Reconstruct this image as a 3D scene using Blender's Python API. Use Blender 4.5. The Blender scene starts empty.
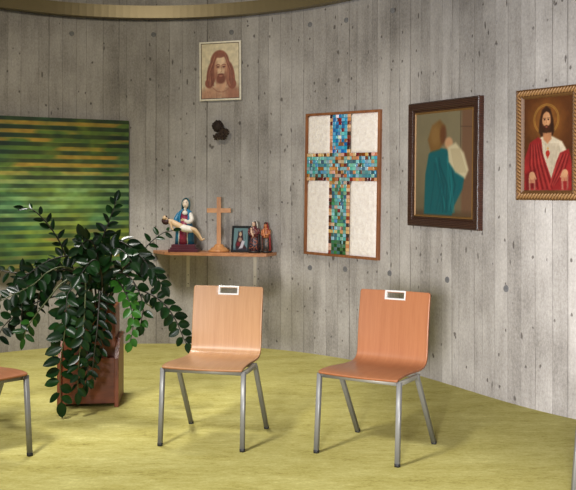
import bpy, bmesh, math, random
import numpy as np
from mathutils import Vector, Matrix
C = bpy.context.scene.collection
R = math.radians
rnd = random.Random(7)

# ------------------------------------------------------------------ camera, world, lights, exposure
F, H, YH, CX = 890.0, 1.38, 195.0, 288.0       # focal length (px), eye height, horizon row, centre column
cd = bpy.data.cameras.new('camera'); cam = bpy.data.objects.new('camera', cd); C.objects.link(cam)
cam.location = (0, 0, H); cam.rotation_euler = (R(90), 0, 0)
cd.sensor_width = 36; cd.lens = F/576*36; cd.shift_y = -50/576
bpy.context.scene.camera = cam
w = bpy.data.worlds.new('world'); bpy.context.scene.world = w; w.use_nodes = True
w.node_tree.nodes['Background'].inputs[0].default_value = (0.85, 0.90, 1.0, 1)
w.node_tree.nodes['Background'].inputs[1].default_value = 0.28

def area(name, loc, target, sx, sy, power, col, spread=180):
    l = bpy.data.lights.new(name, 'AREA'); l.shape = 'RECTANGLE'; l.size = sx; l.size_y = sy
    l.energy = power; l.color = col; l.spread = R(spread)
    o = bpy.data.objects.new(name, l); C.objects.link(o); o.location = loc
    o.rotation_euler = (Vector(target)-Vector(loc)).to_track_quat('-Z', 'Y').to_euler()
    return o
def spot(name, loc, target, power, col, size, angle, blend):
    l = bpy.data.lights.new(name, 'SPOT'); l.energy = power; l.color = col; l.shadow_soft_size = size
    l.spot_size = R(angle); l.spot_blend = blend
    o = bpy.data.objects.new(name, l); C.objects.link(o); o.location = loc
    o.rotation_euler = (Vector(target)-Vector(loc)).to_track_quat('-Z', 'Y').to_euler()
    return o
area('front_fill', (-1.4, -4.5, 1.65), (2.6, 5.2, 0.8), 1.1, 0.9, 150, (1.0, 0.98, 1.0), 46)  # unseen area light added behind the camera to brighten the right wall
spot('near_floor_fill', (-1.85, 2.3, 3.3), (-1.85, 2.9, 0.0), 700, (1.0, 0.97, 0.92), 0.3, 92, 0.16)  # added spot without a fixture; its cone edge leaves the right floor darker
spot('far_floor_fill', (-1.5, 6.2, 3.4), (-1.6, 6.75, 0.0), 345, (1.0, 0.97, 0.92), 0.28, 78, 0.4)  # second added spot, out of view, for the pool on the back floor
spot('upper_wall_fill', (-1.6, 5.7, 3.4), (-1.0, 7.6, 1.7), 80, (1.0, 0.91, 0.74), 0.14, 125, 0.7)  # weak unseen spot, added to lift the upper left wall and metal band

vs = bpy.context.scene.view_settings
bpy.context.scene.display_settings.display_device = 'sRGB'
vs.view_transform = 'Standard'; vs.look = 'None'; vs.gamma = 1; vs.use_curve_mapping = False
vs.exposure = 0.0

# ------------------------------------------------------------------ helpers
def lin(c):
    return tuple((v/255/12.92 if v/255 <= 0.04045 else ((v/255+0.055)/1.055)**2.4) for v in c)
def L4(c): return (*lin(c), 1)

class NT:
    def __init__(s, name):
        s.m = bpy.data.materials.new(name); s.m.use_nodes = True; s.t = s.m.node_tree
        s.b = s.t.nodes['Principled BSDF']
    def n(s, typ, **kw):
        x = s.t.nodes.new(typ)
        for k, v in kw.items():
            if k.startswith('i_'): x.inputs[int(k[2:]) if k[2:].isdigit() else k[2:]].default_value = v
            else: setattr(x, k, v)
        return x
    def l(s, a, b): s.t.links.new(a, b)
    def math(s, op, a, b=None, c=None, clamp=False):
        x = s.t.nodes.new('ShaderNodeMath'); x.operation = op; x.use_clamp = clamp
        for i, v in enumerate((a, b, c)):
            if v is None: continue
            if isinstance(v, (int, float)): x.inputs[i].default_value = v
            else: s.l(v, x.inputs[i])
        return x.outputs[0]
    def noise(s, vec, scale, detail=3, rough=0.55, sc=(1, 1, 1)):
        mp = s.n('ShaderNodeMapping'); mp.inputs['Scale'].default_value = sc; s.l(vec, mp.inputs['Vector'])
        x = s.n('ShaderNodeTexNoise'); x.inputs['Scale'].default_value = scale
        x.inputs['Detail'].default_value = detail; x.inputs['Roughness'].default_value = rough
        s.l(mp.outputs[0], x.inputs['Vector']); return x.outputs['Fac']
    def ramp(s, fac, stops):
        x = s.n('ShaderNodeValToRGB'); e = x.color_ramp.elements
        e[0].position, e[0].color = stops[0][0], stops[0][1]; e[1].position, e[1].color = stops[-1][0], stops[-1][1]
        for p, c in stops[1:-1]:
            k = e.new(p); k.color = c
        s.l(fac, x.inputs[0]); return x.outputs[0]
    def mix(s, fac, a, b, typ='MIX'):
        x = s.n('ShaderNodeMix', data_type='RGBA', blend_type=typ)
        for sock, v in ((x.inputs[0], fac), (x.inputs[6], a), (x.inputs[7], b)):
            if isinstance(v, (int, float, tuple)): sock.default_value = v
            else: s.l(v, sock)
        return x.outputs[2]
    def bump(s, h, strength, dist=0.01):
        x = s.n('ShaderNodeBump'); x.inputs['Strength'].default_value = strength; x.inputs['Distance'].default_value = dist
        s.l(h, x.inputs['Height']); s.l(x.outputs[0], s.b.inputs['Normal'])

def plain(name, col, rough=0.5, metal=0.0, var=0.12, scale=30, bump=0.0):
    t = NT(name); tc = t.n('ShaderNodeTexCoord').outputs['Object']
    nz = t.noise(tc, scale, 4)
    c = lin(col)
    t.l(t.ramp(nz, [(0.3, (*[v*(1-var) for v in c], 1)), (0.7, (*[min(1, v*(1+var)) for v in c], 1))]), t.b.inputs['Base Color'])
    t.b.inputs['Roughness'].default_value = rough; t.b.inputs['Metallic'].default_value = metal
    if bump: t.bump(nz, bump, 0.003)
    return t.m

def wood(name, a, b, rough=0.4, sc=(14, 14, 0.9), uv=False, scale=2.2, coat=0.0):
    t = NT(name); co = t.n('ShaderNodeTexCoord').outputs['UV' if uv else 'Object']
    n1 = t.noise(co, scale, 5, 0.6, sc); n2 = t.noise(co, scale*5, 3, 0.6, sc)
    f = t.math('ADD', t.math('MULTIPLY', n1, 0.65), t.math('MULTIPLY', n2, 0.35))
    t.l(t.ramp(f, [(0.36, L4(a)), (0.62, L4(b))]), t.b.inputs['Base Color'])
    t.b.inputs['Roughness'].default_value = rough
    t.b.inputs['Coat Weight'].default_value = coat; t.b.inputs['Coat Roughness'].default_value = 0.25
    t.bump(f, 0.08, 0.002)
    return t.m

def link(name, me, mats=(), parent=None, smooth=False):
    o = bpy.data.objects.new(name, me); C.objects.link(o)
    for m in (mats if isinstance(mats, (list, tuple)) else [mats]): me.materials.append(m)
    if parent: o.parent = parent
    if smooth:
        for p in me.polygons: p.use_smooth = True
    return o
def obj(name, bm, mats, parent=None, smooth=False, recalc=True):
    if recalc: bmesh.ops.recalc_face_normals(bm, faces=bm.faces)
    me = bpy.data.meshes.new(name); bm.to_mesh(me); bm.free()
    return link(name, me, mats, parent, smooth)
def empty(name, loc, rz=0):
    o = bpy.data.objects.new(name, None); C.objects.link(o); o.location = loc; o.rotation_euler = (0, 0, rz)
    o.empty_display_size = 0.1; return o
def tag(o, label, cat, group=None):
    o['label'] = label; o['category'] = cat
    if group: o['group'] = group
    return o
def struct(o): o['kind'] = 'structure'; return o

def box(bm, x0, x1, y0, y1, z0, z1, bev=0.0, mi=0, M=None):
    b = bmesh.new(); bmesh.ops.create_cube(b, size=1)
    for v in b.verts: v.co = Vector(((x0+x1)/2+v.co.x*(x1-x0), (y0+y1)/2+v.co.y*(y1-y0), (z0+z1)/2+v.co.z*(z1-z0)))
    if bev: bmesh.ops.bevel(b, geom=b.edges[:], offset=bev, segments=2, affect='EDGES', profile=0.7)
    merge(bm, b, mi, M)
def merge(bm, b, mi=0, M=None):
    if M is not None: bmesh.ops.transform(b, matrix=M, verts=b.verts)
    vm = [bm.verts.new(v.co) for v in b.verts]; b.verts.index_update()
    for f in b.faces:
        try: nf = bm.faces.new([vm[v.index] for v in f.verts]); nf.material_index = mi if mi is not None else f.material_index; nf.smooth = f.smooth
        except ValueError: pass
    b.free()
def ball(bm, c, r, mi=0, seg=12, M=None):
    b = bmesh.new(); bmesh.ops.create_uvsphere(b, u_segments=seg, v_segments=max(6, seg*2//3), radius=1)
    for v in b.verts: v.co = Vector((c[0]+v.co.x*r[0], c[1]+v.co.y*r[1], c[2]+v.co.z*r[2]))
    for f in b.faces: f.smooth = True
    merge(bm, b, mi, M)
def tube(bm, pts, rad, seg=10, mi=0, sq=0.0, smooth=True):
    """swept tube; sq>0 squares the section; rad number or list"""
    P = [Vector(p) for p in pts]; n = len(P)
    rr = rad if isinstance(rad, (list, tuple)) else [rad]*n
    T = [(P[min(i+1, n-1)]-P[max(i-1, 0)]).normalized() for i in range(n)]
    ref = Vector((1, 0, 0)) if abs(T[0].x) < 0.8 else Vector((0, 1, 0))
    u = (ref-T[0]*ref.dot(T[0])).normalized(); rings = []
    for i in range(n):
        u = (u-T[i]*u.dot(T[i])).normalized(); v = T[i].cross(u); ring = []
        for k in range(seg):
            a = 2*math.pi*(k+0.5)/seg; ca, sa = math.cos(a), math.sin(a)
            if sq:
                e = 1-sq; ca = math.copysign(abs(ca)**e, ca); sa = math.copysign(abs(sa)**e, sa)
            ring.append(bm.verts.new(P[i]+u*ca*rr[i]+v*sa*rr[i]))
        rings.append(ring)
    for i in range(n-1):
        for k in range(seg):
            f = bm.faces.new((rings[i][k], rings[i][(k+1) % seg], rings[i+1][(k+1) % seg], rings[i+1][k])); f.material_index = mi; f.smooth = smooth
    for r_ in (rings[0][::-1], rings[-1]):
        f = bm.faces.new(r_); f.material_index = mi
def loft(bm, rows, seg=20, mi=0, a0=0, a1=360, fold=0.0, nf=9, mat_fn=None):
    """rows: (z, cx, cy, rx, ry); closed body of ellipses with cloth folds"""
    full = (a1-a0) >= 360; rings = []
    for (z, cx, cy, rx, ry) in rows:
        ring = []
        for k in range(seg+(0 if full else 1)):
            a = R(a0+(a1-a0)*k/seg); q = 1+fold*math.sin(nf*a+z*9)
            ring.append(bm.verts.new((cx+rx*q*math.cos(a), cy+ry*q*math.sin(a), z)))
        rings.append(ring)
    m = len(rings[0])
    for i in range(len(rings)-1):
        for k in range(m if full else m-1):
            f = bm.faces.new((rings[i][k], rings[i][(k+1) % m], rings[i+1][(k+1) % m], rings[i+1][k])); f.smooth = True
            f.material_index = mat_fn(i, k, m) if mat_fn else mi
    for r_ in (rings[0][::-1], rings[-1]):
        f = bm.faces.new(r_); f.material_index = mi
def interp(pts, n):
    """Catmull-Rom resample"""
    P = [Vector(p) for p in pts]; P = [2*P[0]-P[1]]+P+[2*P[-1]-P[-2]]; out = []
    m = len(P)-3
    for i in range(n):
        t = i/(n-1)*m; k = min(int(t), m-1); t -= k
        a, b, c, d = P[k:k+4]
        out.append(0.5*((2*b)+(c-a)*t+(2*a-5*b+4*c-d)*t*t+(3*b-a-3*c+d)*t**3))
    return out
def skin(name, verts, edges, radii, mat, parent, sub=2):
    me = bpy.data.meshes.new(name); me.from_pydata(verts, edges, [])
    o = link(name, me, mat, parent)
    s = o.modifiers.new('s', 'SKIN'); s.use_smooth_shade = True
    sv = me.skin_vertices[0].data
    for i, r_ in enumerate(radii): sv[i].radius = (r_, r_); sv[i].use_root = (i == 0)
    d = o.modifiers.new('d', 'SUBSURF'); d.levels = sub; d.render_levels = sub
    return o

# ------------------------------------------------------------------ the curved concrete wall
PC = Vector((-0.8, 4.5))
POLY = (0.12379298, 0.90728859, -1.3000907, -0.77872579, 3.72260755)
def rpoly(p):
    r_ = 0
    for k in POLY: r_ = r_*p+k
    return r_
kn = [(-150, 6.4), (-125, 5.2), (-100, 4.1), (-75, 3.62), (-50, 3.58)]+[(d, rpoly(R(d))) for d in range(-27, 70, 8)]+[(84, 3.12), (98, 3.7), (112, 4.6), (126, 5.8)]
kx = np.array([k[0] for k in kn], float); ky = np.array([k[1] for k in kn])
def spline_setup(x, y):
    n = len(x); A = np.zeros((n, n)); b = np.zeros(n); A[0, 0] = A[-1, -1] = 1; h = np.diff(x)
    for i in range(1, n-1):
        A[i, i-1] = h[i-1]; A[i, i] = 2*(h[i-1]+h[i]); A[i, i+1] = h[i]
        b[i] = 6*((y[i+1]-y[i])/h[i]-(y[i]-y[i-1])/h[i-1])
    return np.linalg.solve(A, b)
km = spline_setup(kx, ky)
def rad(d):
    i = int(min(max(np.searchsorted(kx, d)-1, 0), len(kx)-2)); h = kx[i+1]-kx[i]; a = kx[i+1]-d; b = d-kx[i]
    return (km[i]*a**3+km[i+1]*b**3)/(6*h)+(ky[i]/h-km[i]*h/6)*a+(ky[i+1]/h-km[i+1]*h/6)*b
def wall(d, off=0.0):
    r_ = rad(d)-off; return Vector((PC.x+r_*math.sin(R(d)), PC.y+r_*math.cos(R(d))))
def at(px, py, d):        # a point seen at (px, py) lying d metres in front of the camera plane
    return Vector(((px-CX)*d/F, d, H-(py-YH)*d/F))

def concrete():
    t = NT('board_marked_concrete'); uv = t.n('ShaderNodeTexCoord').outputs['UV']
    sx = t.n('ShaderNodeSeparateXYZ'); t.l(uv, sx.inputs[0]); u, v = sx.outputs[0], sx.outputs[1]
    wob = t.math('MULTIPLY', t.math('SUBTRACT', t.noise(uv, 1.0, 2, 0.5, (0.9, 0.9, 1)), 0.5), 0.02)
    ub = t.math('DIVIDE', t.math('ADD', u, wob), 0.122)
    wn0 = t.n('ShaderNodeTexNoise', noise_dimensions='1D'); wn0.inputs['Scale'].default_value = 0.9; t.l(ub, wn0.inputs['W'])
    ub = t.math('ADD', ub, t.math('MULTIPLY', wn0.outputs['Fac'], 1.1))
    bi = t.math('FLOOR', ub); fr = t.math('FRACT', ub)
    wn = t.n('ShaderNodeTexWhiteNoise', noise_dimensions='1D'); t.l(bi, wn.inputs['W'])
    wn2 = t.n('ShaderNodeTexWhiteNoise', noise_dimensions='1D'); t.l(t.math('ADD', bi, 31.7), wn2.inputs['W'])
    # board edge distance 0..0.5
    ed = t.math('SUBTRACT', 0.5, t.math('ABSOLUTE', t.math('SUBTRACT', fr, 0.5)))
    edge = t.math('SUBTRACT', 1, t.math('DIVIDE', ed, 0.045), clamp=True)
    seam = t.noise(uv, 5, 3, 0.6, (0.6, 0.35, 1))
    edge = t.math('MULTIPLY', edge, t.math('MULTIPLY_ADD', seam, 3.0, -0.75, clamp=True))
    edge = t.math('MULTIPLY', edge, t.math('MULTIPLY_ADD', wn2.outputs[0], 0.9, 0.25))
    # grain shifted per board
    cb = t.n('ShaderNodeCombineXYZ'); t.l(u, cb.inputs[0]); t.l(t.math('ADD', v, t.math('MULTIPLY', wn.outputs[0], 40)), cb.inputs[1]); t.l(bi, cb.inputs[2])
    g1 = t.noise(cb.outputs[0], 3, 5, 0.65, (16, 0.8, 1)); g2 = t.noise(cb.outputs[0], 3.2, 4, 0.6, (2.5, 0.55, 1))
    mot = t.noise(uv, 1.4, 6, 0.6); fine = t.noise(uv, 55, 4, 0.75, (1.4, 0.8, 1))
    f = t.math('MULTIPLY_ADD', wn.outputs[0], 0.17, -0.085)
    f = t.math('ADD', f, t.math('MULTIPLY_ADD', g1, 0.20, -0.10))
    f = t.math('ADD', f, t.math('MULTIPLY_ADD', g2, 0.62, -0.31))
    f = t.math('ADD', f, t.math('MULTIPLY_ADD', mot, 0.9, -0.45))
    f = t.math('ADD', f, t.math('MULTIPLY_ADD', fine, 0.75, -0.375))
    f = t.math('ADD', f, 0.5, clamp=True)
    col = t.ramp(f, [(0.0, L4((84, 80, 76))), (0.32, L4((142, 137, 131))), (0.6, L4((172, 167, 161))), (1.0, L4((206, 202, 196)))])
    # pits
    def pits(scale, thr, dens, sc=(1, 0.7, 1)):
        mp = t.n('ShaderNodeMapping'); mp.inputs['Scale'].default_value = sc; t.l(uv, mp.inputs['Vector'])
        dn = t.n('ShaderNodeTexNoise'); dn.inputs['Scale'].default_value = 40; t.l(mp.outputs[0], dn.inputs['Vector'])
        ad = t.n('ShaderNodeVectorMath', operation='MULTIPLY_ADD'); t.l(dn.outputs['Color'], ad.inputs[0]); ad.inputs[1].default_value = (0.02,)*3; t.l(mp.outputs[0], ad.inputs[2])
        vo = t.n('ShaderNodeTexVoronoi'); vo.inputs['Scale'].default_value = scale; t.l(ad.outputs[0], vo.inputs['Vector'])
        sc_ = t.n('ShaderNodeSeparateColor'); t.l(vo.outputs['Color'], sc_.inputs[0])
        on = t.math('LESS_THAN', sc_.outputs[0], dens)
        return t.math('MULTIPLY', on, t.math('MULTIPLY', t.math('SUBTRACT', thr, vo.outputs['Distance']), 1/thr*2.5, clamp=True))
    pt = t.math('MAXIMUM', pits(7, 0.11, 0.42), t.math('MAXIMUM', pits(17, 0.17, 0.30), t.math('MAXIMUM', pits(5, 0.08, 0.45, (2.6, 0.8, 1)), pits(9, 0.13, 0.3, (1.6, 0.5, 1)))))
    dark = t.math('MAXIMUM', edge, t.math('MULTIPLY', pt, 0.85))
    col = t.mix(t.math('MULTIPLY', dark, 0.82), col, L4((56, 48, 42)))
    t.l(col, t.b.inputs['Base Color']); t.b.inputs['Roughness'].default_value = 0.85
    h = t.math('SUBTRACT', t.math('ADD', t.math('MULTIPLY', f, 0.5), t.math('MULTIPLY', wn2.outputs[0], 0.25)), dark)
    t.bump(h, 0.55, 0.006)
    return t.m
M_CONC = concrete()
def build_wall():
    bm = bmesh.new(); uvl = bm.loops.layers.uv.new('UVMap')
    ds = np.arange(-140, 118.1, 1.0); s = 0; prev = None; col = []
    for d in ds:
        p = wall(d); s += 0 if prev is None else (p-prev).length; prev = p; q = wall(d, -0.22)
        col.append((s, [bm.verts.new((p.x, p.y, 0)), bm.verts.new((p.x, p.y, 3.7)), bm.verts.new((q.x, q.y, 3.7)), bm.verts.new((q.x, q.y, 0))]))
    vv = (0, 3.7, 3.92, 4.1)
    for (s0, a), (s1, b) in zip(col, col[1:]):
        for k in range(3):
            f = bm.faces.new((a[k], a[k+1], b[k+1], b[k])); f.smooth = (k != 1)
            for lp, uvc in zip(f.loops, ((s0, vv[k]), (s0, vv[k+1]), (s1, vv[k+1]), (s1, vv[k]))): lp[uvl].uv = uvc
    bm.faces.new(col[0][1]); bm.faces.new(col[-1][1][::-1])
    return obj('wall_back', bm, M_CONC)
wb = struct(build_wall())
M_PLUG = plain('tie_hole_grey', (104, 104, 106), 0.8, var=0.2)
for d, z in [(-29, 2.86), (-17.95, 2.854), (-6.8, 2.87), (4.43, 2.87), (16.93, 2.865), (23.35, 2.851), (32.42, 2.845), (44.7, 2.845), (57.5, 2.85),
             (-6.57, 0.788), (16.93, 0.746), (23.15, 0.755), (31.8, 0.756), (44.45, 0.761), (57.5, 0.755), (-18, 0.755), (-29, 0.755)]:
    b = bmesh.new(); bmesh.ops.create_cone(b, cap_ends=True, segments=20, radius1=0.024, radius2=0.022, depth=0.008)
    o = obj('tie_plug', b, M_PLUG, wb, False); p = wall(d, 0.001); o.location = (p.x, p.y, z)
    t_ = wall(d+1)-wall(d-1); o.rotation_euler = (R(90), 0, math.atan2(t_.y, t_.x))

def lino():
    t = NT('olive_linoleum'); co = t.n('ShaderNodeTexCoord').outputs['Object']
    a = t.noise(co, 2.2, 6, 0.65, (1, 2.6, 1)); b = t.noise(co, 14, 6, 0.75, (1, 2.4, 1)); c = t.noise(co, 60, 3, 0.7, (1, 1.5, 1))
    f = t.math('ADD', t.math('MULTIPLY', a, 0.35), t.math('ADD', t.math('MULTIPLY', b, 0.4), t.math('MULTIPLY', c, 0.25)))
    t.l(t.ramp(f, [(0.36, L4((136, 127, 66))), (0.46, L4((176, 167, 96))), (0.54, L4((188, 181, 113))), (0.64, L4((212, 206, 136)))]), t.b.inputs['Base Color'])
    t.l(t.math('MULTIPLY_ADD', b, 0.2, 0.62), t.b.inputs['Roughness'])
    t.b.inputs['Specular IOR Level'].default_value = 0.06
    t.bump(c, 0.04, 0.002); return t.m
bm = bmesh.new(); vs_ = [wall(d, -0.1) for d in range(-140, 119, 2)]
top = [bm.verts.new((p.x, p.y, 0)) for p in vs_]; bot = [bm.verts.new((p.x, p.y, -0.12)) for p in vs_]
bm.faces.new(top); bm.faces.new(bot[::-1])
for k in range(len(top)): bm.faces.new((top[k], bot[k], bot[(k+1) % len(top)], top[(k+1) % len(top)]))
struct(obj('floor', bm, lino()))
bm = bmesh.new()
top = [bm.verts.new((p.x, p.y, 3.9)) for p in vs_]; bot = [bm.verts.new((p.x, p.y, 3.7)) for p in vs_]
bm.faces.new(top); bm.faces.new(bot[::-1])
for k in range(len(top)): bm.faces.new((top[k], bot[k], bot[(k+1) % len(top)], top[(k+1) % len(top)]))
struct(obj('ceiling', bm, plain('ceiling_concrete', (120, 112, 100), 0.9, scale=3)))

# painted metal band running round the wall
M_BAND = plain('satin_beige_metal', (116, 104, 76), 0.40, metal=0.45, var=0.05, scale=3)
bm = bmesh.new(); rings = []
for d in np.arange(-60, 100.1, 1.0):
    a, b = wall(d, 0.10), wall(d, 0.02)
    rings.append([bm.verts.new((a.x, a.y, 3.005)), bm.verts.new((a.x, a.y, 3.118)), bm.verts.new((b.x, b.y, 3.118)), bm.verts.new((b.x, b.y, 3.005))])
for a, b in zip(rings, rings[1:]):
    for k in range(4): f = bm.faces.new((a[k], a[(k+1) % 4], b[(k+1) % 4], b[k]))
bm.faces.new(rings[0]); bm.faces.new(rings[-1][::-1])
band = obj('trim_1', bm, M_BAND); struct(band)
bm = bmesh.new()
for d in range(-50, 99, 12):
    p = wall(d, 0.012); t_ = wall(d+1)-wall(d-1)
    box(bm, -0.02, 0.02, -0.014, 0.014, 3.03, 3.09, M=Matrix.Translation((p.x, p.y, 0)) @ Matrix.Rotation(math.atan2(t_.y, t_.x), 4, 'Z'))
obj('trim_bracket', bm, M_BAND, band)

# ------------------------------------------------------------------ painting helper: pictures computed in code
class Canvas:
    def __init__(s, w_, h_, nx, ny, col):
        s.w, s.h, s.nx, s.ny = w_, h_, nx, ny
        s.X, s.Y = np.meshgrid(np.linspace(0, 1, nx), np.linspace(0, 1, ny)); s.A = np.ones((ny, nx, 3))*np.array(col, float)
        s.ar = w_/h_; s.rs = np.random.RandomState(3)
    def fbm(s, sx, sy, oct_=4, seed=1):
        rs = np.random.RandomState(seed); out = np.zeros_like(s.X); amp = 1; tot = 0
        for o in range(oct_):
            gx, gy = int(sx*2**o)+2, int(sy*2**o)+2; g = rs.rand(gy+1, gx+1)
            fx, fy = s.X*(gx-1e-3), s.Y*(gy-1e-3); ix, iy = fx.astype(int), fy.astype(int); tx, ty = fx-ix, fy-iy
            tx, ty = tx*tx*(3-2*tx), ty*ty*(3-2*ty)
            out += amp*((g[iy, ix]*(1-tx)+g[iy, ix+1]*tx)*(1-ty)+(g[iy+1, ix]*(1-tx)+g[iy+1, ix+1]*tx)*ty); tot += amp; amp *= 0.55
        return out/tot
    def put(s, m, col, op=1.0):
        m = np.clip(m, 0, 1)[..., None]*op; s.A = s.A*(1-m)+np.array(col, float)*m
    def ell(s, cx, cy, rx, ry, col, soft=0.15, op=1.0, rot=0, clip=None):
        dx, dy = (s.X-cx)*s.ar, (s.Y-cy); a = R(rot); u = dx*math.cos(a)+dy*math.sin(a); v = -dx*math.sin(a)+dy*math.cos(a)
        d = np.sqrt((u/(rx*s.ar))**2+(v/ry)**2); m = np.clip((1-d)/soft+0.5, 0, 1)
        if clip is not None: m = m*clip
        s.put(m, col, op); return m
    def ring(s, cx, cy, r_, wd, col, op=1.0):
        d = np.abs(np.hypot((s.X-cx)*s.ar, s.Y-cy)-r_)/wd; s.put(1-d, col, op)
    def poly(s, pts, col, soft=0.01, op=1.0):
        """polygon with soft border (signed distance)"""
        d = np.full(s.X.shape, 1e9); ins = np.zeros(s.X.shape, bool); n = len(pts); x, y = s.X*s.ar, s.Y
        for i in range(n):
            ax, ay = pts[i]; bx, by = pts[(i+1) % n]; ax, bx = ax*s.ar, bx*s.ar
            ex, ey = bx-ax, by-ay; t = np.clip(((x-ax)*ex+(y-ay)*ey)/(ex*ex+ey*ey+1e-12), 0, 1)
            d = np.minimum(d, np.hypot(x-ax-t*ex, y-ay-t*ey))
            c = ((ay > y) != (by > y)) & (x < (bx-ax)*(y-ay)/((by-ay) if by != ay else 1e-9)+ax); ins ^= c
        m = np.clip(np.where(ins, d, -d)/soft+0.5, 0, 1); s.put(m, col, op); return m
    def line(s, pts, wd, col, op=1.0):
        x, y = s.X*s.ar, s.Y; d = np.full(s.X.shape, 1e9)
        for (ax, ay), (bx, by) in zip(pts, pts[1:]):
            ax, bx = ax*s.ar, bx*s.ar; ex, ey = bx-ax, by-ay
            t = np.clip(((x-ax)*ex+(y-ay)*ey)/(ex*ex+ey*ey+1e-12), 0, 1); d = np.minimum(d, np.hypot(x-ax-t*ex, y-ay-t*ey))
        s.put(1.3-d/wd, col, op)
    def mesh(s, name, x0, z_top, y, mat, parent):
        xs = (x0+s.X*s.w).ravel(); zs = (z_top-s.Y*s.h).ravel(); n = xs.size
        me = bpy.data.meshes.new(name); nx, ny = s.nx, s.ny
        idx = np.arange(n).reshape(ny, nx)
        faces = np.stack([idx[1:, :-1], idx[1:, 1:], idx[:-1, 1:], idx[:-1, :-1]], -1).reshape(-1, 4)
        me.vertices.add(n); me.vertices.foreach_set('co', np.stack([xs, np.full(n, y), zs], 1).ravel())
        m = len(faces); me.loops.add(m*4); me.loops.foreach_set('vertex_index', faces.ravel().astype(np.int32))
        me.polygons.add(m); me.polygons.foreach_set('loop_start', np.arange(0, m*4, 4, dtype=np.int32))
        me.update(calc_edges=True)
        A = np.clip(s.A/255, 0, 1); Lc = np.where(A <= 0.04045, A/12.92, ((A+0.055)/1.055)**2.4)
        at_ = me.color_attributes.new('paint', 'FLOAT_COLOR', 'POINT')
        at_.data.foreach_set('color', np.concatenate([Lc, np.ones(Lc.shape[:2]+(1,))], -1).ravel().astype(np.float32))
        return link(name, me, mat, parent)
def paintmat(name, rough=0.5, bump=0.0, scale=60):
    t = NT(name); a = t.n('ShaderNodeAttribute', attribute_name='paint'); t.l(a.outputs['Color'], t.b.inputs['Base Color'])
    t.b.inputs['Roughness'].default_value = rough
    if bump: t.bump(t.noise(t.n('ShaderNodeTexCoord').outputs['Object'], scale, 4), bump, 0.003)
    return t.m
def hung(name, A, B, zt, zb, roll=0.0):
    """Empty at the bottom middle of a flat thing whose front face runs A->B; local x right, y to the wall, z up"""
    o = empty(name, ((A[0]+B[0])/2, (A[1]+B[1])/2, zb)); o.rotation_euler = (0, R(roll), math.atan2(B[1]-A[1], B[0]-A[0]))
    return o, math.hypot(B[0]-A[0], B[1]-A[1]), zt-zb
def frame(bm, w_, h_, t, y0, y1, bev=0.003, prof=None):
    """picture frame as a mitred profile. prof: list of (inset, y)"""
    prof = prof or [(0, y1), (0, y0), (t, y0), (t, y1)]
    cs = [(-1, 0), (1, 0), (1, 1), (-1, 1)]; rings = []
    for ins, y in prof:
        rings.append([bm.verts.new((sx*(w_/2-ins), y, ins if sz == 0 else h_-ins)) for sx, sz in cs])
    n = len(rings)
    for i in range(n):
        a, b = rings[i], rings[(i+1) % n]
        for k in range(4): bm.faces.new((a[k], a[(k+1) % 4], b[(k+1) % 4], b[k]))

# --- striped painting
t, W_, H_ = hung('striped_painting', (-2.62, 7.60), (-1.47, 8.222), 2.066, 0.735)
tag(t, 'large unframed painting of green and ochre horizontal stripes on the concrete wall', 'painting')
cv = Canvas(W_, H_, 260, 300, (60, 96, 44))
A_ = np.array([[38, 70, 34], [70, 104, 40], [112, 128, 44], [150, 128, 48], [96, 128, 84], [40, 84, 70]], float)
n1 = cv.fbm(3, 4, 4, 11); n2 = cv.fbm(4, 3, 4, 5)
cv.put(np.clip((n1-.42)*5, 0, 1), (112, 132, 44)); cv.put(np.clip((n2-.56)*6, 0, 1), (30, 72, 48))
cv.put(np.clip((cv.fbm(3, 5, 4, 21)-.55)*6, 0, 1), (96, 142, 92), .8)
cv.ell(.10, .20, .12, .12, (30, 92, 84), 1.2, .7); cv.ell(.5, .45, .35, .12, (120, 158, 96), 1.2, .5); cv.ell(.45, .32, .25, .08, (140, 134, 48), 1.2, .6)
cv.ell(.18, .78, .2, .25, (36, 78, 60), 1.2, .6)
B0 = cv.A.copy()
ph = (cv.Y*H_-0.035)/0.0738; fr = ph-np.floor(ph); row = np.floor(ph).astype(int)
strip = np.clip(np.minimum(fr, 0.46-fr)*14+0.5, 0, 1)*(fr < 0.5)
alt = np.zeros_like(cv.A); q = cv.fbm(4, 2, 3, 33)
rs = np.random.RandomState(4); rsh = rs.rand(40)*3
cols = np.array([[150, 126, 46], [128, 134, 50], [66, 110, 56], [140, 160, 96], [150, 120, 60], [34, 84, 50], [120, 140, 40]], float)
ncol = cv.fbm(3, 18, 2, 9)
for i in range(3):
    pass
band_y = np.clip(cv.Y, 0, 1)
def lerp(a, b, m): return a*(1-m[..., None])+b*m[..., None]
top_c = lerp(np.ones_like(cv.A)*[166, 134, 48], np.ones_like(cv.A)*[84, 112, 40], np.clip((ncol-.45)*6, 0, 1))
mid_c = lerp(np.ones_like(cv.A)*[136, 166, 104], np.ones_like(cv.A)*[112, 132, 50], np.clip((ncol-.5)*6, 0, 1))
bot_c = lerp(np.ones_like(cv.A)*[126, 138, 44], np.ones_like(cv.A)*[150, 122, 64], np.clip((ncol-.5)*6, 0, 1))
alt = lerp(top_c, mid_c, np.clip((band_y-.32)*7, 0, 1)); alt = lerp(alt, bot_c, np.clip((band_y-.62)*7, 0, 1))
dark = B0*0.62
dark_s = np.clip(np.minimum(fr-0.5, 1-fr)*14+0.5, 0, 1)*(fr >= 0.5)
k1 = np.clip(0.25+0.9*cv.fbm(5, 12, 2, 14), 0, 1)
n5 = cv.fbm(5, 10, 3, 44); n6 = cv.fbm(7, 9, 3, 61); B0 = B0*(.62+.75*n6)[..., None]
cv.A = lerp(B0, alt*1.02, strip*np.clip(k1*1.3*(1-.45*np.clip((band_y-.3)*3, 0, 1)+.5*(n5-.45)), 0, 1))
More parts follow.
